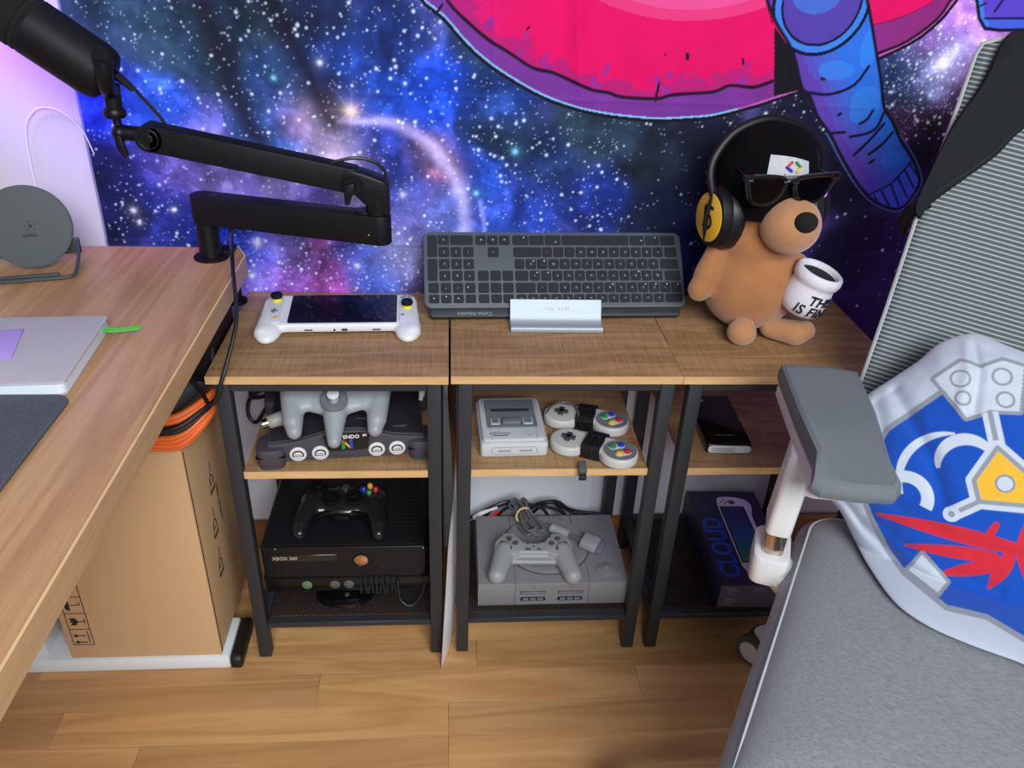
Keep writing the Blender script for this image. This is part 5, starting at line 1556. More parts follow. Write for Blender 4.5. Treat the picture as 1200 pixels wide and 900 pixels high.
md.box(-0.0155, 0.0020, 0.0123, -0.0060, 0.0060, 0.0145, 0.0008).prism([(0.006, 0.0015), (0.0150, 0.0040), (0.006, 0.0065)], 0.0123, 0.0145, 0.0005, 1)
md.prism([(-0.003, 0.0100), (0.003, 0.0100), (0, 0.0145)], 0.0124, 0.0130)
md.text('SONY', 0.0080, T(0, 0.0200, 0.0127), 0.0003, bold=0.0004, sx=1.3)
md.obj('centre_marks', M_psd, pc)

M_gcab = mat('grey_cable', (92, 92, 96), 0.5)
bu = thing('grey_cable_bundle', 'bundled grey gamepad cable tied with a pale band, on the square grey console', 'cable', (0.486, 0.185, 0.1450))
Wq = Matrix.Translation((-0.486, -0.185, -0.1450))
b = B(Wq)
for i in range(7):
    o_ = (i - 3) * 0.0042
    zt = 0.148 + 0.0035 * ((i * 3) % 4)
    b.tube([(0.470 + o_, 0.222, zt + 0.008), (0.478 + o_ * 0.35, 0.192, zt + 0.006), (0.486 + o_, 0.168, zt), (0.498 + o_ * 1.2, 0.146 + abs(o_) * 0.4, zt - 0.001), (0.508 + o_ * 0.8, 0.156, zt + 0.002), (0.496 + o_ * 0.5, 0.182, zt + 0.006), (0.486 + o_ * 0.3, 0.200, zt + 0.012), (0.476 + o_, 0.228, zt + 0.012)], 0.0027, 8, True)
b.obj('cable_loops', M_gcab, bu)
B(Wq).torus((0.481, 0.192, 0.1600), 0.0145, 0.0026, rot=(80, 0, 20), flat=0.6).obj('band', mat('pale_band', (206, 188, 128), 0.5), bu)
b = B(Wq)
b.cyl((0.530, 0.158, 0.1570), (0.561, 0.137, 0.1570), 0.0095, seg=22, bev=0.002)
b.obj('cable_ferrite', M_psc, bu)
b = B(Wq)
b.tube([(0.512, 0.170, 0.157), (0.530, 0.158, 0.157), (0.561, 0.137, 0.157), (0.575, 0.128, 0.156), (0.585, 0.122, 0.155)], 0.0030, 8)
b.obj('cable_lead', M_gcab, bu)
pg = B(Wq)
Mpl = T(0.600, 0.117, 0.1540, 0, 6, -30)
pg.box(-0.018, -0.0155, -0.008, 0.014, 0.0155, 0.008, 0.003, M=Mpl)
plo = pg.obj('cable_plug', M_psc, bu)
B(Wq).box(0.0142, -0.0145, -0.006, 0.0240, 0.0145, 0.004, 0.001, M=Mpl).obj('plug_tip', mat('lilac_grey_tip', (116, 112, 132), 0.5), plo)

bc = B()
for pts in ([(0.375, 0.25, 0.100), (0.395, 0.245, 0.118), (0.425, 0.240, 0.142), (0.455, 0.245, 0.150), (0.475, 0.25, 0.135), (0.49, 0.25, 0.11)], [(0.40, 0.25, 0.095), (0.43, 0.252, 0.13), (0.47, 0.25, 0.142), (0.52, 0.245, 0.135), (0.54, 0.24, 0.11)], [(0.49, 0.25, 0.11), (0.51, 0.245, 0.142), (0.535, 0.24, 0.153), (0.555, 0.245, 0.148), (0.575, 0.25, 0.128), (0.60, 0.255, 0.115), (0.65, 0.25, 0.112)], [(0.50, 0.26, 0.10), (0.525, 0.25, 0.138), (0.548, 0.25, 0.142), (0.565, 0.255, 0.125), (0.62, 0.25, 0.106)], [(0.42, 0.24, 0.09), (0.45, 0.245, 0.132), (0.50, 0.25, 0.138), (0.56, 0.25, 0.122), (0.58, 0.25, 0.095)]):
    bc.tube(pts, 0.0034, 8)
tag(bc.obj('black_cable_tangle', M_cable), 'tangle of black cables behind the square grey console', 'cable')
for nm, m_, pts, lb in (('white_plug', M_lgrey, [(0.434, 0.236, 0.143), (0.420, 0.238, 0.136), (0.404, 0.240, 0.126), (0.3900, 0.240, 0.114)], 'white audio plug behind the square grey console'), ('red_plug', M_red, [(0.436, 0.228, 0.140), (0.426, 0.229, 0.130), (0.413, 0.230, 0.119), (0.401, 0.230, 0.107)], 'red audio plug behind the square grey console')):
    r_ = thing(nm, lb, 'plug', pts[-1])
    b = B(Matrix.Translation(-Vector(pts[-1])))
    b.tube(pts, [0.0030, 0.0034, 0.0042, 0.0050, 0.0056], 10)
    b.obj('sleeve', m_, r_)
    dv_ = (Vector(pts[-1]) - Vector(pts[-2])).normalized()
    B(Matrix.Translation(-Vector(pts[-1]))).cyl(Vector(pts[-1]), Vector(pts[-1]) + dv_ * 0.009, 0.0025, seg=12).obj('tip', M_steel, r_)

# ------------------------------------------------------------------ right table: drive and console carton
dr = thing('power_bank', 'flat black power bank with a white end label, on the right shelf', 'power bank', (0.7920, 0.0450, 0.4032), (0, 0, -2))
B().prism(rrect(-0.0375, 0.0012, 0.0375, 0.155, 0.005), 0.0, 0.0180, 0.0035, 3).obj('case', M_blkgl, dr)
lbx = B().prism(rrect(-0.0350, 0.0025, 0.0350, 0.0158, 0.006), -0.0006, 0.0014, 0.0005, 1, M=XZ).obj('end_label', M_white, dr, label='white printed end label')
lb2 = B()
for i in range(5):
    lb2.box(-0.029, -0.0002 - 0.0010, 0.0048 + i * 0.0018, 0.010 - 0.004 * (i % 2), -0.0013, 0.0055 + i * 0.0018)
lb2.M = T(0, -0.0004, 0)
lb2.obj('label_lines', M_snd, lbx)
B().box(-0.018, 0.027, 0.0180, 0.014, 0.0282, 0.01815).obj('top_mark', M_snd, dr)
B().prism(rrect(-0.024, 0.132, -0.012, 0.139, 0.003), 0.0180, 0.0183).obj('indicator', mat('pale_window', (150, 152, 156), 0.3), dr)

gb = thing('handheld_carton', 'navy carton picturing a white handheld, on the bottom right shelf', 'box', (0.8180, 0.0190, 0.0850), (0, 0, -1.5))
M_navy = mat('navy_card', (38, 40, 66), 0.55, noise=0.04)
B().box(0.0, 0.0, 0.0, 0.1400, 0.2680, 0.0540, 0.0012).obj('carton', M_navy, gb)
B().box(0.001, -0.0004, 0.001, 0.139, 0.0, 0.0530).obj('end_panel', mat('slate_card', (84, 84, 100), 0.6), gb)
tx = B()
for (x0, z0, n_, wd) in ((0.012, 0.046, 5, 0.024), (0.060, 0.046, 4, 0.026), (0.010, 0.021, 4, 0.026)):
    for i in range(n_):
        tx.box(x0, -0.0008, z0 - i * 0.0040, x0 + wd * (0.7 + 0.3 * ((i * 7) % 3) / 2), -0.0004, z0 - i * 0.0040 + (0.0022 if i == 0 else 0.0012))
tx.obj('small_print', mat('pale_small_print', (140, 140, 152), 0.6), gb)
M_bluep = mat('blue_print', (20, 78, 168), 0.5)
B().text('CLOUD', 0.052, T(0.0285, 0.102, 0.0543, 0, 0, 90), 0.0002, bold=0.0016, sx=0.92).obj('big_lettering', M_bluep, gb)
B().text('G', 0.026, T(0.0225, 0.213, 0.0543, 0, 0, 90), 0.0002).obj('small_lettering', mat('slate_print', (70, 74, 104), 0.5), gb)
pic = B()
pic.prism([(0.054, 0.238), (0.058, 0.247), (0.075, 0.250), (0.095, 0.2475), (0.113, 0.240), (0.120, 0.226), (0.118, 0.210), (0.112, 0.190), (0.1120, 0.080), (0.118, 0.064), (0.121, 0.046), (0.113, 0.032), (0.098, 0.026), (0.068, 0.026), (0.057, 0.034), (0.052, 0.050), (0.052, 0.225)], 0.0541, 0.0544)
pico = pic.obj('pictured_handheld', M_lgrey, gb)
sc_m = bpy.data.materials.new('printed_screen')
t_ = NT(sc_m)
tc_ = t_.n('ShaderNodeTexCoord')
sx_ = t_.n('ShaderNodeSeparateXYZ')
t_.l(tc_.outputs['Object'], sx_.inputs[0])
mr_ = t_.n('ShaderNodeMapRange')
mr_.inputs['From Min'].default_value = 0.06
mr_.inputs['From Max'].default_value = 0.215
no_ = t_.n('ShaderNodeTexNoise', i_Scale=14.0)
t_.l(tc_.outputs['Object'], no_.inputs['Vector'])
ad_ = t_.n('ShaderNodeMath', operation='MULTIPLY_ADD', i_1=0.05)
t_.l(no_.outputs['Fac'], ad_.inputs[0])
t_.l(sx_.outputs['Y'], ad_.inputs[2])
t_.l(ad_.outputs[0], mr_.inputs['Value'])
cr_ = t_.n('ShaderNodeValToRGB')
for i, (p_, c_) in enumerate(((0.0, (126, 150, 66)), (0.3, (46, 118, 110)), (0.65, (28, 84, 130)), (1.0, (34, 40, 104)))):
    e_ = cr_.color_ramp.elements[i] if i < 2 else cr_.color_ramp.elements.new(p_)
    e_.position, e_.color = p_, L(*c_)
t_.l(mr_.outputs[0], cr_.inputs[0])
t_.l(cr_.outputs[0], t_.b.inputs['Base Color'])
t_.b.inputs['Roughness'].default_value = 0.4
B().prism(rrect(0.0545, 0.0570, 0.1040, 0.2190, 0.002), 0.0544, 0.0546).obj('pictured_bezel', M_blk, pico)
B().prism(rrect(0.0570, 0.0600, 0.1015, 0.2160, 0.001), 0.0546, 0.0547).obj('pictured_screen', sc_m, pico)
b = B()
for x, y_ in ((0.083, 0.232), (0.068, 0.043)):
    b.cyl((x, y_, 0.0544), (x, y_, 0.0547), 0.0065, seg=18)
for x, y_ in ((0.062, 0.233), (0.068, 0.239), (0.068, 0.227), (0.074, 0.233), (0.086, 0.045), (0.092, 0.039)):
    b.cyl((x, y_, 0.0544), (x, y_, 0.0547), 0.0020, seg=10)
b.obj('pictured_buttons', M_psd, pico)

# ------------------------------------------------------------------ office chair, cushion and jacket
ca = Vector((0.852, -0.524, 0))        # across the chair
cf = Vector((-0.524, -0.852, 0))       # forward
cu = Vector((0.258079, 0.279586, 0.924785))
L0 = Vector((0.90, -0.08, 0.60))
cb = (ca - cu * ca.dot(cu)).normalized()   # along the rows of the back, square to its slope
KS = ca.dot(cu)
cn = cb.cross(cu).normalized()         # out of the backrest, towards the sitter
chair = thing('office_chair', 'grey office chair with ribbed mesh back and padded armrest, at the right', 'chair', (0.93, -0.37, 0))
Wz = Matrix.Translation((-0.93, 0.37, 0))


def basis(o, x, y, z):
    return Matrix(((x.x, y.x, z.x, o.x), (x.y, y.y, z.y, o.y), (x.z, y.z, z.z, o.z), (0, 0, 0, 1)))


# ribbed mesh panel: object axes run along the rows and up the back
M_rib = bpy.data.materials.new('ribbed_mesh')
t_ = NT(M_rib)
tc_ = t_.n('ShaderNodeTexCoord')
mp_ = t_.n('ShaderNodeSeparateXYZ')
t_.l(tc_.outputs['Object'], mp_.inputs[0])
mu_ = t_.n('ShaderNodeMath', operation='MULTIPLY', i_1=2 * PI / 0.0060)
t_.l(mp_.outputs['Y'], mu_.inputs[0])
sn_ = t_.n('ShaderNodeMath', operation='SINE')
t_.l(mu_.outputs[0], sn_.inputs[0])
cr_ = t_.n('ShaderNodeValToRGB')
e_ = cr_.color_ramp.elements
e_[0].position, e_[0].color = 0.50, L(78, 86, 88)
e_[1].position, e_[1].color = 0.95, L(158, 166, 167)
mr_ = t_.n('ShaderNodeMapRange')
mr_.inputs['From Min'].default_value = -1.0
t_.l(sn_.outputs[0], mr_.inputs['Value'])
t_.l(mr_.outputs[0], cr_.inputs[0])
t_.l(cr_.outputs[0], t_.b.inputs['Base Color'])
t_.b.inputs['Roughness'].default_value = 0.8
bp_ = t_.n('ShaderNodeBump', i_Strength=0.6, i_Distance=0.002)
t_.l(mr_.outputs[0], bp_.inputs['Height'])
t_.l(bp_.outputs['Normal'], t_.b.inputs['Normal'])


def curve_n(s):          # the back wraps forward at both edges
    return -0.050 * math.sin(PI * min(max(s / 0.47, 0), 1)) ** 1.8


edge_pts = [(-0.004, -0.16), (-0.001, -0.06), (0.0022, 0.0), (0.0074, 0.117), (0.0109, 0.238), (0.0185, 0.357), (0.0225, 0.452)]


def left_s(t):
    return float(np.interp(t, [p[1] for p in edge_pts], [p[0] - KS * p[1] for p in edge_pts]))


ts = np.linspace(-0.16, 0.47, 64)
V = []
for t in ts:
    l_ = left_s(t)
    cut = 0.016 * (1 - math.sqrt(max(0, 1 - max(0, (t - 0.448) / 0.022) ** 2))) if t > 0.448 else 0
    for k in np.linspace(0, 1, 40):
        s = l_ + cut + (0.47 - 2 * cut - l_) * k
        V.append((s, t, curve_n(s)))
V = np.array(V)
nv = len(V)
q1 = grid_quads(40, 64)
V2 = np.concatenate([V, V - np.array((0, 0, 0.006))])
q2 = q1[:, ::-1] + nv
rim = []
for i in range(39):
    rim.append((i + 1, i, i + nv, i + 1 + nv))
    j = 63 * 40 + i
    rim.append((j, j + 1, j + 1 + nv, j + nv))
for i in range(63):
    a_ = i * 40
    rim.append((a_, a_ + 40, a_ + 40 + nv, a_ + nv))
    a_ = i * 40 + 39
    rim.append((a_ + 40, a_, a_ + nv, a_ + 40 + nv))
bk = np_mesh('back_panel', V2, np.concatenate([q1, q2, np.array(rim)]), M_rib, None, chair)
bk.matrix_local = Wz @ basis(L0, cb, cu, cn)
eb = B()
pl_ = [(left_s(t), t, curve_n(left_s(t)) - 0.003) for t in np.linspace(-0.16, 0.448, 30)]
pl_ += [(-0.0075, 0.462, -0.003), (0.006, 0.4700, -0.003)] + [(s, 0.4705, curve_n(s) - 0.003) for s in np.linspace(0.036, 0.46, 14)]
eb.tube(pl_, 0.0036, 8, smooth=False)
ebo = eb.obj('back_rim', mat('pale_grey_rim', (168, 172, 172), 0.5), chair)
ebo.matrix_local = Wz @ basis(L0, cb, cu, cn)
sp_ = B(Wz @ basis(L0, cb, cu, cn))
sp_.tube([(0.24, -0.24, -0.10), (0.24, -0.12, -0.085), (0.24, 0.1, -0.08), (0.24, 0.3, -0.075)], 0.022, 12)
sp_.obj('back_spine', M_wsteel, chair)

# seat
M_seat = bpy.data.materials.new('heather_grey_fabric')
t_ = NT(M_seat)
tc_ = t_.n('ShaderNodeTexCoord')
mp_ = t_.n('ShaderNodeMapping')
mp_.inputs['Scale'].default_value = (0.10, 1, 1)
t_.l(tc_.outputs['Object'], mp_.inputs['Vector'])
no_ = t_.n('ShaderNodeTexNoise', i_Scale=1500.0, i_Detail=3.0)
t_.l(mp_.outputs[0], no_.inputs['Vector'])
cr_ = t_.n('ShaderNodeValToRGB')
e_ = cr_.color_ramp.elements
e_[0].position, e_[0].color = 0.30, L(104, 107, 112)
e_[1].position, e_[1].color = 0.72, L(150, 153, 158)
t_.l(no_.outputs['Fac'], cr_.inputs[0])
t_.l(cr_.outputs[0], t_.b.inputs['Base Color'])
t_.b.inputs['Roughness'].default_value = 0.62
t_.b.inputs['Sheen Weight'].default_value = 0.25
bp_ = t_.n('ShaderNodeBump', i_Strength=0.3, i_Distance=0.001)
t_.l(no_.outputs['Fac'], bp_.inputs['Height'])
t_.l(bp_.outputs['Normal'], t_.b.inputs['Normal'])
SO = Vector((0.845, -0.137, 0.452))
sb = basis(SO, ca, cf, Vector((0, 0, 1)))     # x across, y forward (mirrored on purpose: x right of picture)
out = []
for (x, y_) in rrect(0.0, 0.0, 0.50, 0.520, 0.045, 8):
    out.append((x - 0.010 * math.sin(PI * y_ / 0.52), y_))
cx_, cy_ = 0.25, 0.26
prof_s = [(0.0, 0.020), (0.25, 0.0205), (0.5, 0.0195), (0.7, 0.0165), (0.82, 0.012), (0.88, 0.007), (0.925, 0.000), (0.942, -0.005), (0.960, -0.012), (0.990, -0.020), (1.003, -0.032), (1.0, -0.046), (0.99, -0.058), (0.96, -0.064), (0.0, -0.064)]
tb = bmesh.new()
rings = []
dense = []
for i in range(len(out)):
    p0_, p1_ = out[i], out[(i + 1) % len(out)]
    nseg = max(1, int(math.hypot(p1_[0] - p0_[0], p1_[1] - p0_[1]) / 0.02))
    for k in range(nseg):
        dense.append((p0_[0] + (p1_[0] - p0_[0]) * k / nseg, p0_[1] + (p1_[1] - p0_[1]) * k / nseg))
for r_, z_ in prof_s:
    if r_ == 0:
        rings.append([tb.verts.new((cx_, cy_, z_))])
    else:
        rings.append([tb.verts.new((cx_ + (x - cx_) * r_, cy_ + (y_ - cy_) * r_, z_ - 0.030 * max(0, (cy_ + (y_ - cy_) * r_ - 0.40) / 0.12) ** 2)) for x, y_ in dense])
nd = len(dense)
for a_, b_ in zip(rings, rings[1:]):
    for k in range(nd):
        kk = (k + 1) % nd
        vs = []
        for v in (a_[k % len(a_)], a_[kk % len(a_)], b_[kk % len(b_)], b_[k % len(b_)]):
            if v not in vs:
                vs.append(v)
        if len(vs) > 2:
            tb.faces.new(vs)
bmesh.ops.recalc_face_normals(tb, faces=tb.faces)
bb = B()
bb._in(tb)
so = bb.obj('seat', M_seat, chair, angle=70)
so.matrix_local = Wz @ sb
pi_ = B()
pi_.tube([(cx_ + (x - cx_) * 0.945, cy_ + (y_ - cy_) * 0.945, -0.0055 - 0.030 * max(0, (y_ - 0.40) / 0.12) ** 2) for x, y_ in dense], 0.0019, 6, True, smooth=False)
pio = pi_.obj('piping', mat('silver_piping', (196, 200, 206), 0.4), so)
b = B(Wz)
b.box(0.80, -0.52, 0.345, 1.05, -0.24, 0.385, 0.015)
b.obj('seat_mechanism', M_blksat, chair)
b = B(Wz)
b.cyl((0.93, -0.37, 0.09), (0.93, -0.37, 0.20), 0.028, seg=24).cyl((0.93, -0.37, 0.20), (0.93, -0.37, 0.35), 0.016, seg=20)
b.obj('gas_lift', M_blksat, chair)
for i in range(5):
    an = math.radians(96.0 + 72 * i)
    ex_, ey_ = 0.93 + 0.350 * math.cos(an), -0.37 + 0.350 * math.sin(an)
    b = B(Wz)
    b.tube([(0.93, -0.37, 0.095), (0.93 + 0.17 * math.cos(an), -0.37 + 0.17 * math.sin(an), 0.088), (ex_, ey_, 0.070)], [0.024, 0.020, 0.017], 10, flat=0.7)
    lg_ = b.obj('base_leg', M_wsteel, chair)
    c_ = B(Wz)
    ta = Vector((-math.sin(an + 0.5), math.cos(an + 0.5), 0))
    pc_ = Vector((ex_, ey_, 0.0305))
    for s in (-1, 1):
        c_.cyl(pc_ + ta * (s * 0.008), pc_ + ta * (s * 0.026), 0.030, seg=26, bev=0.003)
    c_.cyl(pc_, pc_ + Vector((0, 0, 0.04)), 0.008, seg=12)
    co = c_.obj('caster', mat('grey_caster', (96, 94, 92), 0.5), lg_)
    for s in (-1, 1):
        B(Wz).cyl(pc_ + ta * (s * 0.026), pc_ + ta * (s * 0.0275), 0.020, seg=24).obj('caster_cap', M_white, lg_)

# armrest
M_arm = mat('grey_soft_armrest', (104, 112, 116), 0.62, noise=0.03, bump=0.2, bscale=1500)
at = B(Wz)
padP = [(0.776, -0.100), (0.800, -0.0985), (0.846, -0.106), (0.871, -0.118), (0.850, -0.215), (0.823, -0.310), (0.826, -0.336), (0.818, -0.343), (0.780, -0.341), (0.740, -0.334), (0.732, -0.327), (0.7455, -0.295), (0.757, -0.210)]
ex_o = []
tb = bmesh.new()
n_ = len(padP)
mcx, mcy = sum(p[0] for p in padP) / n_, sum(p[1] for p in padP) / n_


def dip(x, y_):
    d_ = max(0, -0.302 - y_)
    return -0.42 * d_


lev = [(1.005, 0.624), (1.03, 0.630), (1.03, 0.638), (1.0, 0.6475), (0.90, 0.6500), (0.80, 0.6495)]
rings = []
for s_, z_ in lev:
    rings.append([tb.verts.new((mcx + (x - mcx) * (s_ if s_ > 0.95 else 1 - (1 - s_) * 1.0), mcy + (y_ - mcy) * (s_ if s_ > 0.95 else 1 - (1 - s_) * 0.45), z_ + dip(x, y_) * (1 if z_ > 0.635 else 0.75))) for x, y_ in padP])
for a_, b_ in zip(rings, rings[1:]):
    for k in range(n_):
        tb.faces.new((a_[k], a_[(k + 1) % n_], b_[(k + 1) % n_], b_[k]))
tb.faces.new(rings[-1])
tb.faces.new(rings[0][::-1])
bmesh.ops.recalc_face_normals(tb, faces=tb.faces)
bmesh.ops.triangulate(tb, faces=[f for f in tb.faces if len(f.verts) > 4])
at._in(tb)
ao = at.obj('armrest_pad', M_arm, chair, angle=28)
b = B(Wz)
b.prism([(mcx + (x - mcx) * 0.99, mcy + (y_ - mcy) * (0.99 if y_ > -0.25 else 0.86)) for x, y_ in padP], 0.600, 0.6205, 0.004, 2)
b.obj('armrest_shell', mat('pale_lilac_plastic', (206, 202, 210), 0.4, noise=0.02), chair)
Mpost = T(0.7590, -0.2280, 0, 0, 0, -22)
b = B(Wz)
lean = Matrix(((1, 0, 0.10, -0.10 * 0.488), (0, 1, 0.06, -0.06 * 0.488), (0, 0, 1, 0), (0, 0, 0, 1)))
b.prism(rrect(-0.0160, -0.0290, 0.0160, 0.0290, 0.009), 0.488, 0.604, 0.003, 2, M=lean @ Mpost, taper=0.98)
b.obj('armrest_post', mat('satin_white_post', (222, 220, 218), 0.28, noise=0.01), chair)
b = B(Wz)
b.prism(rrect(-0.0135, -0.0240, 0.0135, 0.0240, 0.009), 0.430, 0.490, M=Mpost)
b.obj('chrome_tube', M_steel, chair)
b = B(Wz)
b.prism(rrect(-0.0230, -0.036, 0.0230, 0.036, 0.013), 0.412, 0.455, 0.004, 2, M=Mpost)
b.tube([(0.765, -0.240, 0.425), (0.790, -0.270, 0.405), (0.83, -0.32, 0.380), (0.90, -0.36, 0.368)], [0.026, 0.026, 0.024, 0.022], 12, flat=0.75)
b.obj('armrest_bracket', mat('satin_white_bracket', (214, 212, 212), 0.35, noise=0.01), chair)

# cushion
P0 = Vector((0.853, -0.262, 0.47))
e2 = Vector((0.30101312, 0.48958798, 0.81834877))
nn = Vector((-0.42881476, -0.69723315, 0.57485983))
outl = [(-0.0405,0.1959),(-0.0185,0.2235),(0.0042,0.2525),(0.0214,0.2799),(0.046,0.2986),(0.0646,0.3011),(0.0941,0.2965),(0.1283,0.2891),(0.1816,0.2714),(0.2378,0.2147),(0.2752,0.125),(0.2742,0.0242),(0.2493,-0.0461),(0.2147,-0.0624),(0.1835,-0.0609),(0.138,-0.0605),(0.0947,-0.0564),(0.0574,-0.0438),(0.0194,-0.014),(-0.0089,0.0149),(-0.0316,0.0409),(-0.0538,0.0563),(-0.0724,0.0732),(-0.0764,0.1067),(-0.0636,0.1569)]
os_ = smooth_path([(x, y_, 0) for x, y_ in outl], 24, True)
O2 = np.array([(v.x, v.y) for v in os_])
cc = np.array((0.095, 0.115))
NR = 230
rr = np.linspace(0, 1, NR + 1)[1:]
S_ = cc[0] + (O2[:, 0] - cc[0])[None, :] * rr[:, None]
T_ = cc[1] + (O2[:, 1] - cc[1])[None, :] * rr[:, None]
S_ = np.concatenate([np.full((1, len(O2)), cc[0]), S_])
T_ = np.concatenate([np.full((1, len(O2)), cc[1]), T_])
R_ = np.concatenate([[0], rr])[:, None] * np.ones((1, len(O2)))
hgt = 0.052 * (1 - R_ ** 2.8) ** 0.62
wr = (vnoise(S_ + 1, T_ + 1, 22, 3, 5) - 0.5) * 0.010 * R_
for pl, wd, am in (([(0.052, 0.30), (0.070, 0.25), (0.075, 0.20)], 0.006, -0.005), ([(-0.02, 0.215), (0.012, 0.175), (0.045, 0.135), (0.07, 0.09)], 0.009, -0.007), ([(-0.075, 0.075), (-0.01, 0.035), (0.05, 0.0), (0.12, -0.02), (0.20, -0.035)], 0.009, -0.010), ([(0.045, 0.30), (0.058, 0.25), (0.060, 0.20)], 0.007, 0.003), ([(-0.045, 0.05), (0.02, 0.012), (0.09, -0.025), (0.19, -0.045)], 0.006, 0.005), ([(0.02, 0.07), (0.09, 0.05), (0.17, 0.052)], 0.008, -0.003), ([(0.0, 0.05), (0.06, 0.018), (0.15, 0.01)], 0.007, -0.003), ([(-0.03, 0.19), (-0.01, 0.14), (0.0, 0.10)], 0.008, -0.004)):
    wr += am * np.exp(-(linedist(S_, T_, pl) / wd) ** 2) * np.clip((1 - R_) * 12, 0, 1)
front = hgt + wr * np.clip((1 - R_) * 10, 0, 1)
backh = -0.030 * (1 - R_ ** 2.8) ** 0.62
G = lambda h: np.stack([P0[i] + ca[i] * S_ + e2[i] * T_ + nn[i] * h for i in range(3)], -1)
F_ = G(front)
K_ = G(backh)


def settle(A, floor):          # below the seat the cloth folds forward and lies on it
    d_ = np.maximum(floor - A[..., 2], 0)
    A[..., 0] -= 0.82 * d_
    A[..., 1] -= 0.98 * d_
    A[..., 2] += d_


settle(F_, 0.4775 + 0.35 * np.maximum(hgt, 0))
settle(K_, 0.4745)
white = nlin((178, 186, 200))
col = np.tile(white, S_.shape + (1,)).astype(float)


def ptt(m, c):
    k_ = np.asarray(m, float)[..., None]
    np.copyto(col, col * (1 - k_) + nlin(c) * k_)


edge = lambda d, w0: np.clip((w0 - d) / 0.0012 + 0.5, 0, 1)
bluep = [(-0.0054,0.1536),(0.0389,0.2128),(0.0687,0.1914),(0.0907,0.2056),(0.1196,0.213),(0.1199,0.2489),(0.1357,0.2587),(0.1853,0.2197),(0.2324,0.1306),(0.2315,0.0279),(0.2039,-0.0361),(0.1465,-0.0213),(0.1056,-0.0254),(0.0565,-0.0037),(0.031,0.0178),(0.0048,0.0477),(-0.0122,0.0723),(-0.0153,0.1143)]
GREYP = (134, 140, 150)
BLUEP = (12, 72, 170)
inb = inpoly(S_, T_, bluep)
db = linedist(S_, T_, bluep + bluep[:1])
ptt(edge(db, 0.0065), GREYP)
ptt(np.where(inb, 1, edge(db, 0.0)), BLUEP)
crest = [(0.0257,0.2293),(0.0478,0.2577),(0.0712,0.2562),(0.091,0.2715),(0.1137,0.27),(0.1157,0.2509),(0.1194,0.214),(0.0905,0.2067),(0.0687,0.1914)]
dc = linedist(S_, T_, crest + crest[:1])
ptt(edge(dc, 0.0045), GREYP)
ptt(inpoly(S_, T_, crest), (188, 196, 208))
for x, y_, r in ((0.052, 0.236, 0.010), (0.094, 0.251, 0.010), (0.060, 0.213, 0.008), (0.103, 0.224, 0.009)):
    ptt(edge(np.abs(np.hypot(S_ - x, T_ - y_) - r), 0.0014), GREYP)
# plain heraldic stand-in: arcs, a gold lozenge on a rod and red feather-like stripes
for x, y_, r0, r1, a0, a1 in ((0.072, 0.115, 0.050, 0.060, 1.75, 3.75), (0.082, 0.138, 0.022, 0.036, 0.5, 3.6), (0.030, 0.080, 0.018, 0.032, -0.2, 2.2), (0.190, 0.165, 0.026, 0.038, 0.2, 2.6)):
    d = np.hypot(S_ - x, T_ - y_)
    an = np.arctan2(T_ - y_, S_ - x) % (2 * PI)
    ok = (an > a0 % (2 * PI)) & (an < a1) if a0 >= 0 else ((an < a1) | (an > a0 % (2 * PI)))
    w_ = (r1 - r0) / 2 * (1 - ((an - (a0 + a1) / 2) / ((a1 - a0) / 2 + 1e-6)) ** 2 * 0.75 if a0 >= 0 else 1.0)
    ptt(edge(np.abs(d - (r0 + r1) / 2), w_) * (ok & inb), (190, 198, 210))
rod = [(0.0905, 0.2046), (0.1075, 0.166)]
d = linedist(S_, T_, rod)
ptt(edge(d, 0.0085) * inb, (188, 196, 208))
ptt(edge(d, 0.0028), GREYP)
loz = [(0.1075, 0.166), (0.150, 0.142), (0.158, 0.112), (0.105, 0.100), (0.094, 0.122)]
dl = linedist(S_, T_, loz + loz[:1])
d = np.minimum(dl, linedist(S_, T_, [(0.105, 0.100), (0.083, 0.078)]))
ptt(edge(d, 0.0085) * inb, (188, 196, 208))
ptt(edge(d, 0.0026), GREYP)
ptt(np.hypot(S_ - 0.082, T_ - 0.077) < 0.009, (188, 196, 208))
ptt(np.hypot(S_ - 0.082, T_ - 0.077) < 0.0035, GREYP)
ptt(inpoly(S_, T_, loz) & (dl > 0.0026), (226, 172, 52))
ptt(np.hypot(S_ - 0.125, T_ - 0.128) < 0.0105, GREYP)
ptt(np.hypot(S_ - 0.125, T_ - 0.128) < 0.008, (188, 196, 208))
for x0, y0, x1, y1, wd in ((0.008, 0.052, 0.150, 0.060, 0.0085), (0.046, 0.026, 0.135, 0.044, 0.007), (0.088, 0.006, 0.140, 0.036, 0.0075), (0.140, 0.008, 0.150, 0.05, 0.008), (0.172, 0.030, 0.165, 0.088, 0.014), (0.205, 0.02, 0.185, 0.07, 0.010), (0.120, 0.050, 0.128, 0.080, 0.004)):
    tt_ = np.clip(((S_ - x0) * (x1 - x0) + (T_ - y0) * (y1 - y0)) / ((x1 - x0) ** 2 + (y1 - y0) ** 2), 0, 1)
    d = np.hypot(S_ - x0 - tt_ * (x1 - x0), T_ - y0 - tt_ * (y1 - y0))
    ptt(edge(d, wd * (0.05 + 1.0 * np.sin(tt_ * 2.2 + 0.1).clip(0, 1))) * inb, (196, 36, 50))
for pq in ([(0.058, -0.001), (0.066, 0.022), (0.098, 0.0), (0.094, -0.016)],):
    ptt(linedist(S_, T_, pq + pq[:1]) < 0.004, GREYP)
    ptt(inpoly(S_, T_, pq), (188, 196, 208))
npt = len(O2)
Vp = np.concatenate([F_.reshape(-1, 3), K_[::10].reshape(-1, 3)])
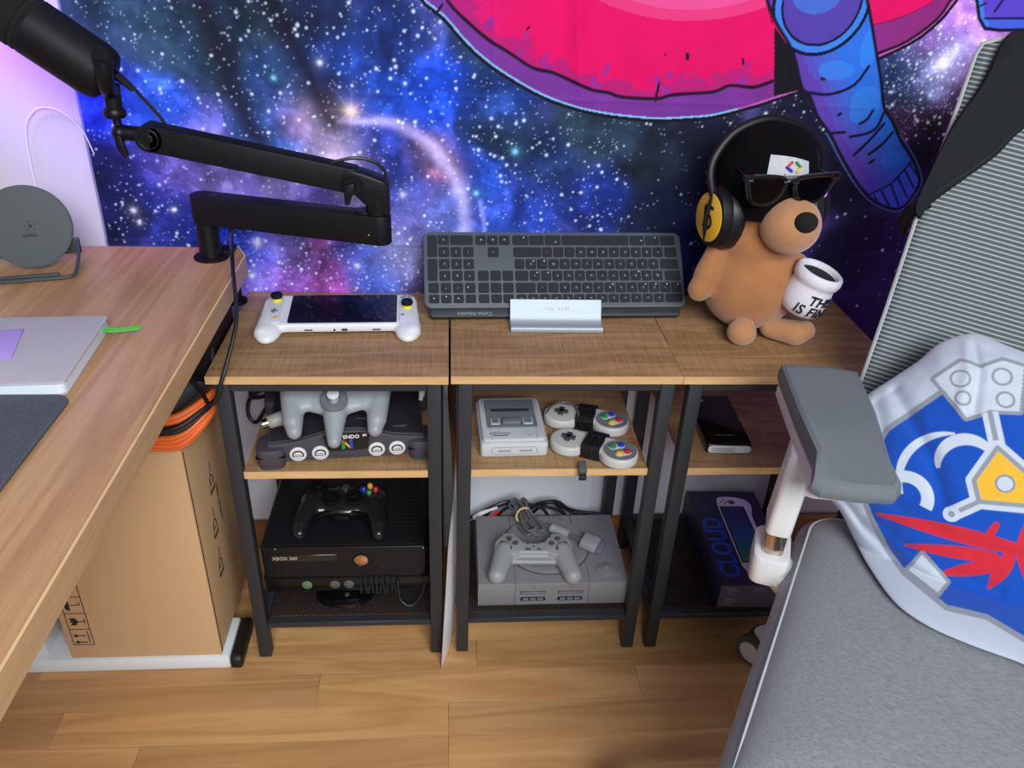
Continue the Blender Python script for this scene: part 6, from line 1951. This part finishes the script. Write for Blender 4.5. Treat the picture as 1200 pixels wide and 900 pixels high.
colb = np.concatenate([col.reshape(-1, 3), np.tile(white, (K_[::10].shape[0] * npt, 1))])


def ring_quads(nr, base, flip):
    i, j = np.meshgrid(np.arange(npt), np.arange(nr - 1))
    a_ = base + j * npt + i
    b_ = base + j * npt + (i + 1) % npt
    q_ = np.stack([a_.ravel(), (a_ + npt).ravel(), (b_ + npt).ravel(), b_.ravel()], 1)
    return q_[:, ::-1] if flip else q_


cush = np_mesh('cushion', Vp - np.array((0.93, -0.33, 0.474)), np.concatenate([ring_quads(NR + 1, 0, False), ring_quads(K_[::10].shape[0], F_.shape[0] * npt, True)]), attr_mat('printed_plush_cloth', 0.9, 0.25, 500, 0.3), colb)
cush.location = (0.93, -0.33, 0.474)
tag(cush, 'soft white cushion printed with a blue shield, leaning on the chair back', 'cushion')

# black jacket over the top left of the backrest
jo = [(0.0054,0.2504),(0.0101,0.3005),(0.0192,0.356),(0.0375,0.4119),(0.0485,0.472),(0.0714,0.483),(0.1091,0.480),(0.17,0.488),(0.26,0.485),(0.27,0.43),(0.19,0.44),(0.14,0.415),(0.0989,0.373),(0.0794,0.336),(0.0535,0.3009),(0.0213,0.2578),(0.0142,0.2381)]
js = smooth_path([(x - KS * y_, y_, 0) for x, y_ in jo], 4, True)
Jb = basis(L0, cb, cu, cn)
b = B(Matrix.Translation((-0.97, 0.0, -0.90)) @ Jb)
tb = bmesh.new()
ms = [(0.0185, 0.0115), (0.0225, 0.0115)]
cjx = [v.x for v in js]
lay = []
mid = [(0.010 + 0.075 * i / 5 - KS * (0.262 + 0.16 * i / 5), 0.262 + 0.16 * i / 5) for i in range(6)]
for sc_, h_ in ((1.0, 0.004), (1.01, 0.010), (0.985, 0.015), (0.93, 0.018)):
    ring = []
    for v in js:
        # shrink towards the spine of the strap
        m_ = min(((v.x - x) ** 2 + (v.y - y_) ** 2, x, y_) for x, y_ in mid + [(0.107, 0.455), (0.167, 0.462), (0.217, 0.46)])
        ring.append(tb.verts.new((m_[1] + (v.x - m_[1]) * sc_, m_[2] + (v.y - m_[2]) * sc_, max(curve_n(v.x), -0.05) + h_ - 0.004)))
    lay.append(ring)
nj = len(js)
for a_, c_ in zip(lay, lay[1:]):
    for k in range(nj):
        tb.faces.new((a_[k], a_[(k + 1) % nj], c_[(k + 1) % nj], c_[k]))
f0 = tb.faces.new(lay[-1])
f1 = tb.faces.new(lay[0][::-1])
bmesh.ops.recalc_face_normals(tb, faces=tb.faces)
bmesh.ops.triangulate(tb, faces=[f for f in tb.faces if len(f.verts) > 4])
b._in(tb)
jk = thing('jacket', 'black cloth jacket slung over the top of the ribbed chair back', 'jacket', (0.97, 0.0, 0.90))
b.obj('cloth', mat('black_jersey', (32, 34, 37), 0.9, noise=0.15, nscale=300, bump=0.4, bscale=900, spec=0.2), jk, angle=60)
hm = B(Matrix.Translation((-0.97, 0.0, -0.90)) @ Jb)
hp_ = [(x - KS * y_, y_, curve_n(x - KS * y_) + 0.0125) for x, y_ in ((0.0165, 0.262), (0.0345, 0.285), (0.0575, 0.3115), (0.0755, 0.338), (0.0945, 0.371), (0.130, 0.409), (0.18, 0.438))]
hm.tube(hp_, 0.0016, 6)
hm.obj('hem', M_blk, jk)
tl = B(Matrix.Translation((-0.97, 0.0, -0.90)) @ Jb)
tl.tube([(-0.001, 0.262, -0.002), (-0.012, 0.250, -0.006), (-0.018, 0.236, -0.018), (-0.016, 0.222, -0.035)], [0.010, 0.011, 0.010, 0.006], 10)
tl.obj('sleeve_end', M_blk, jk)
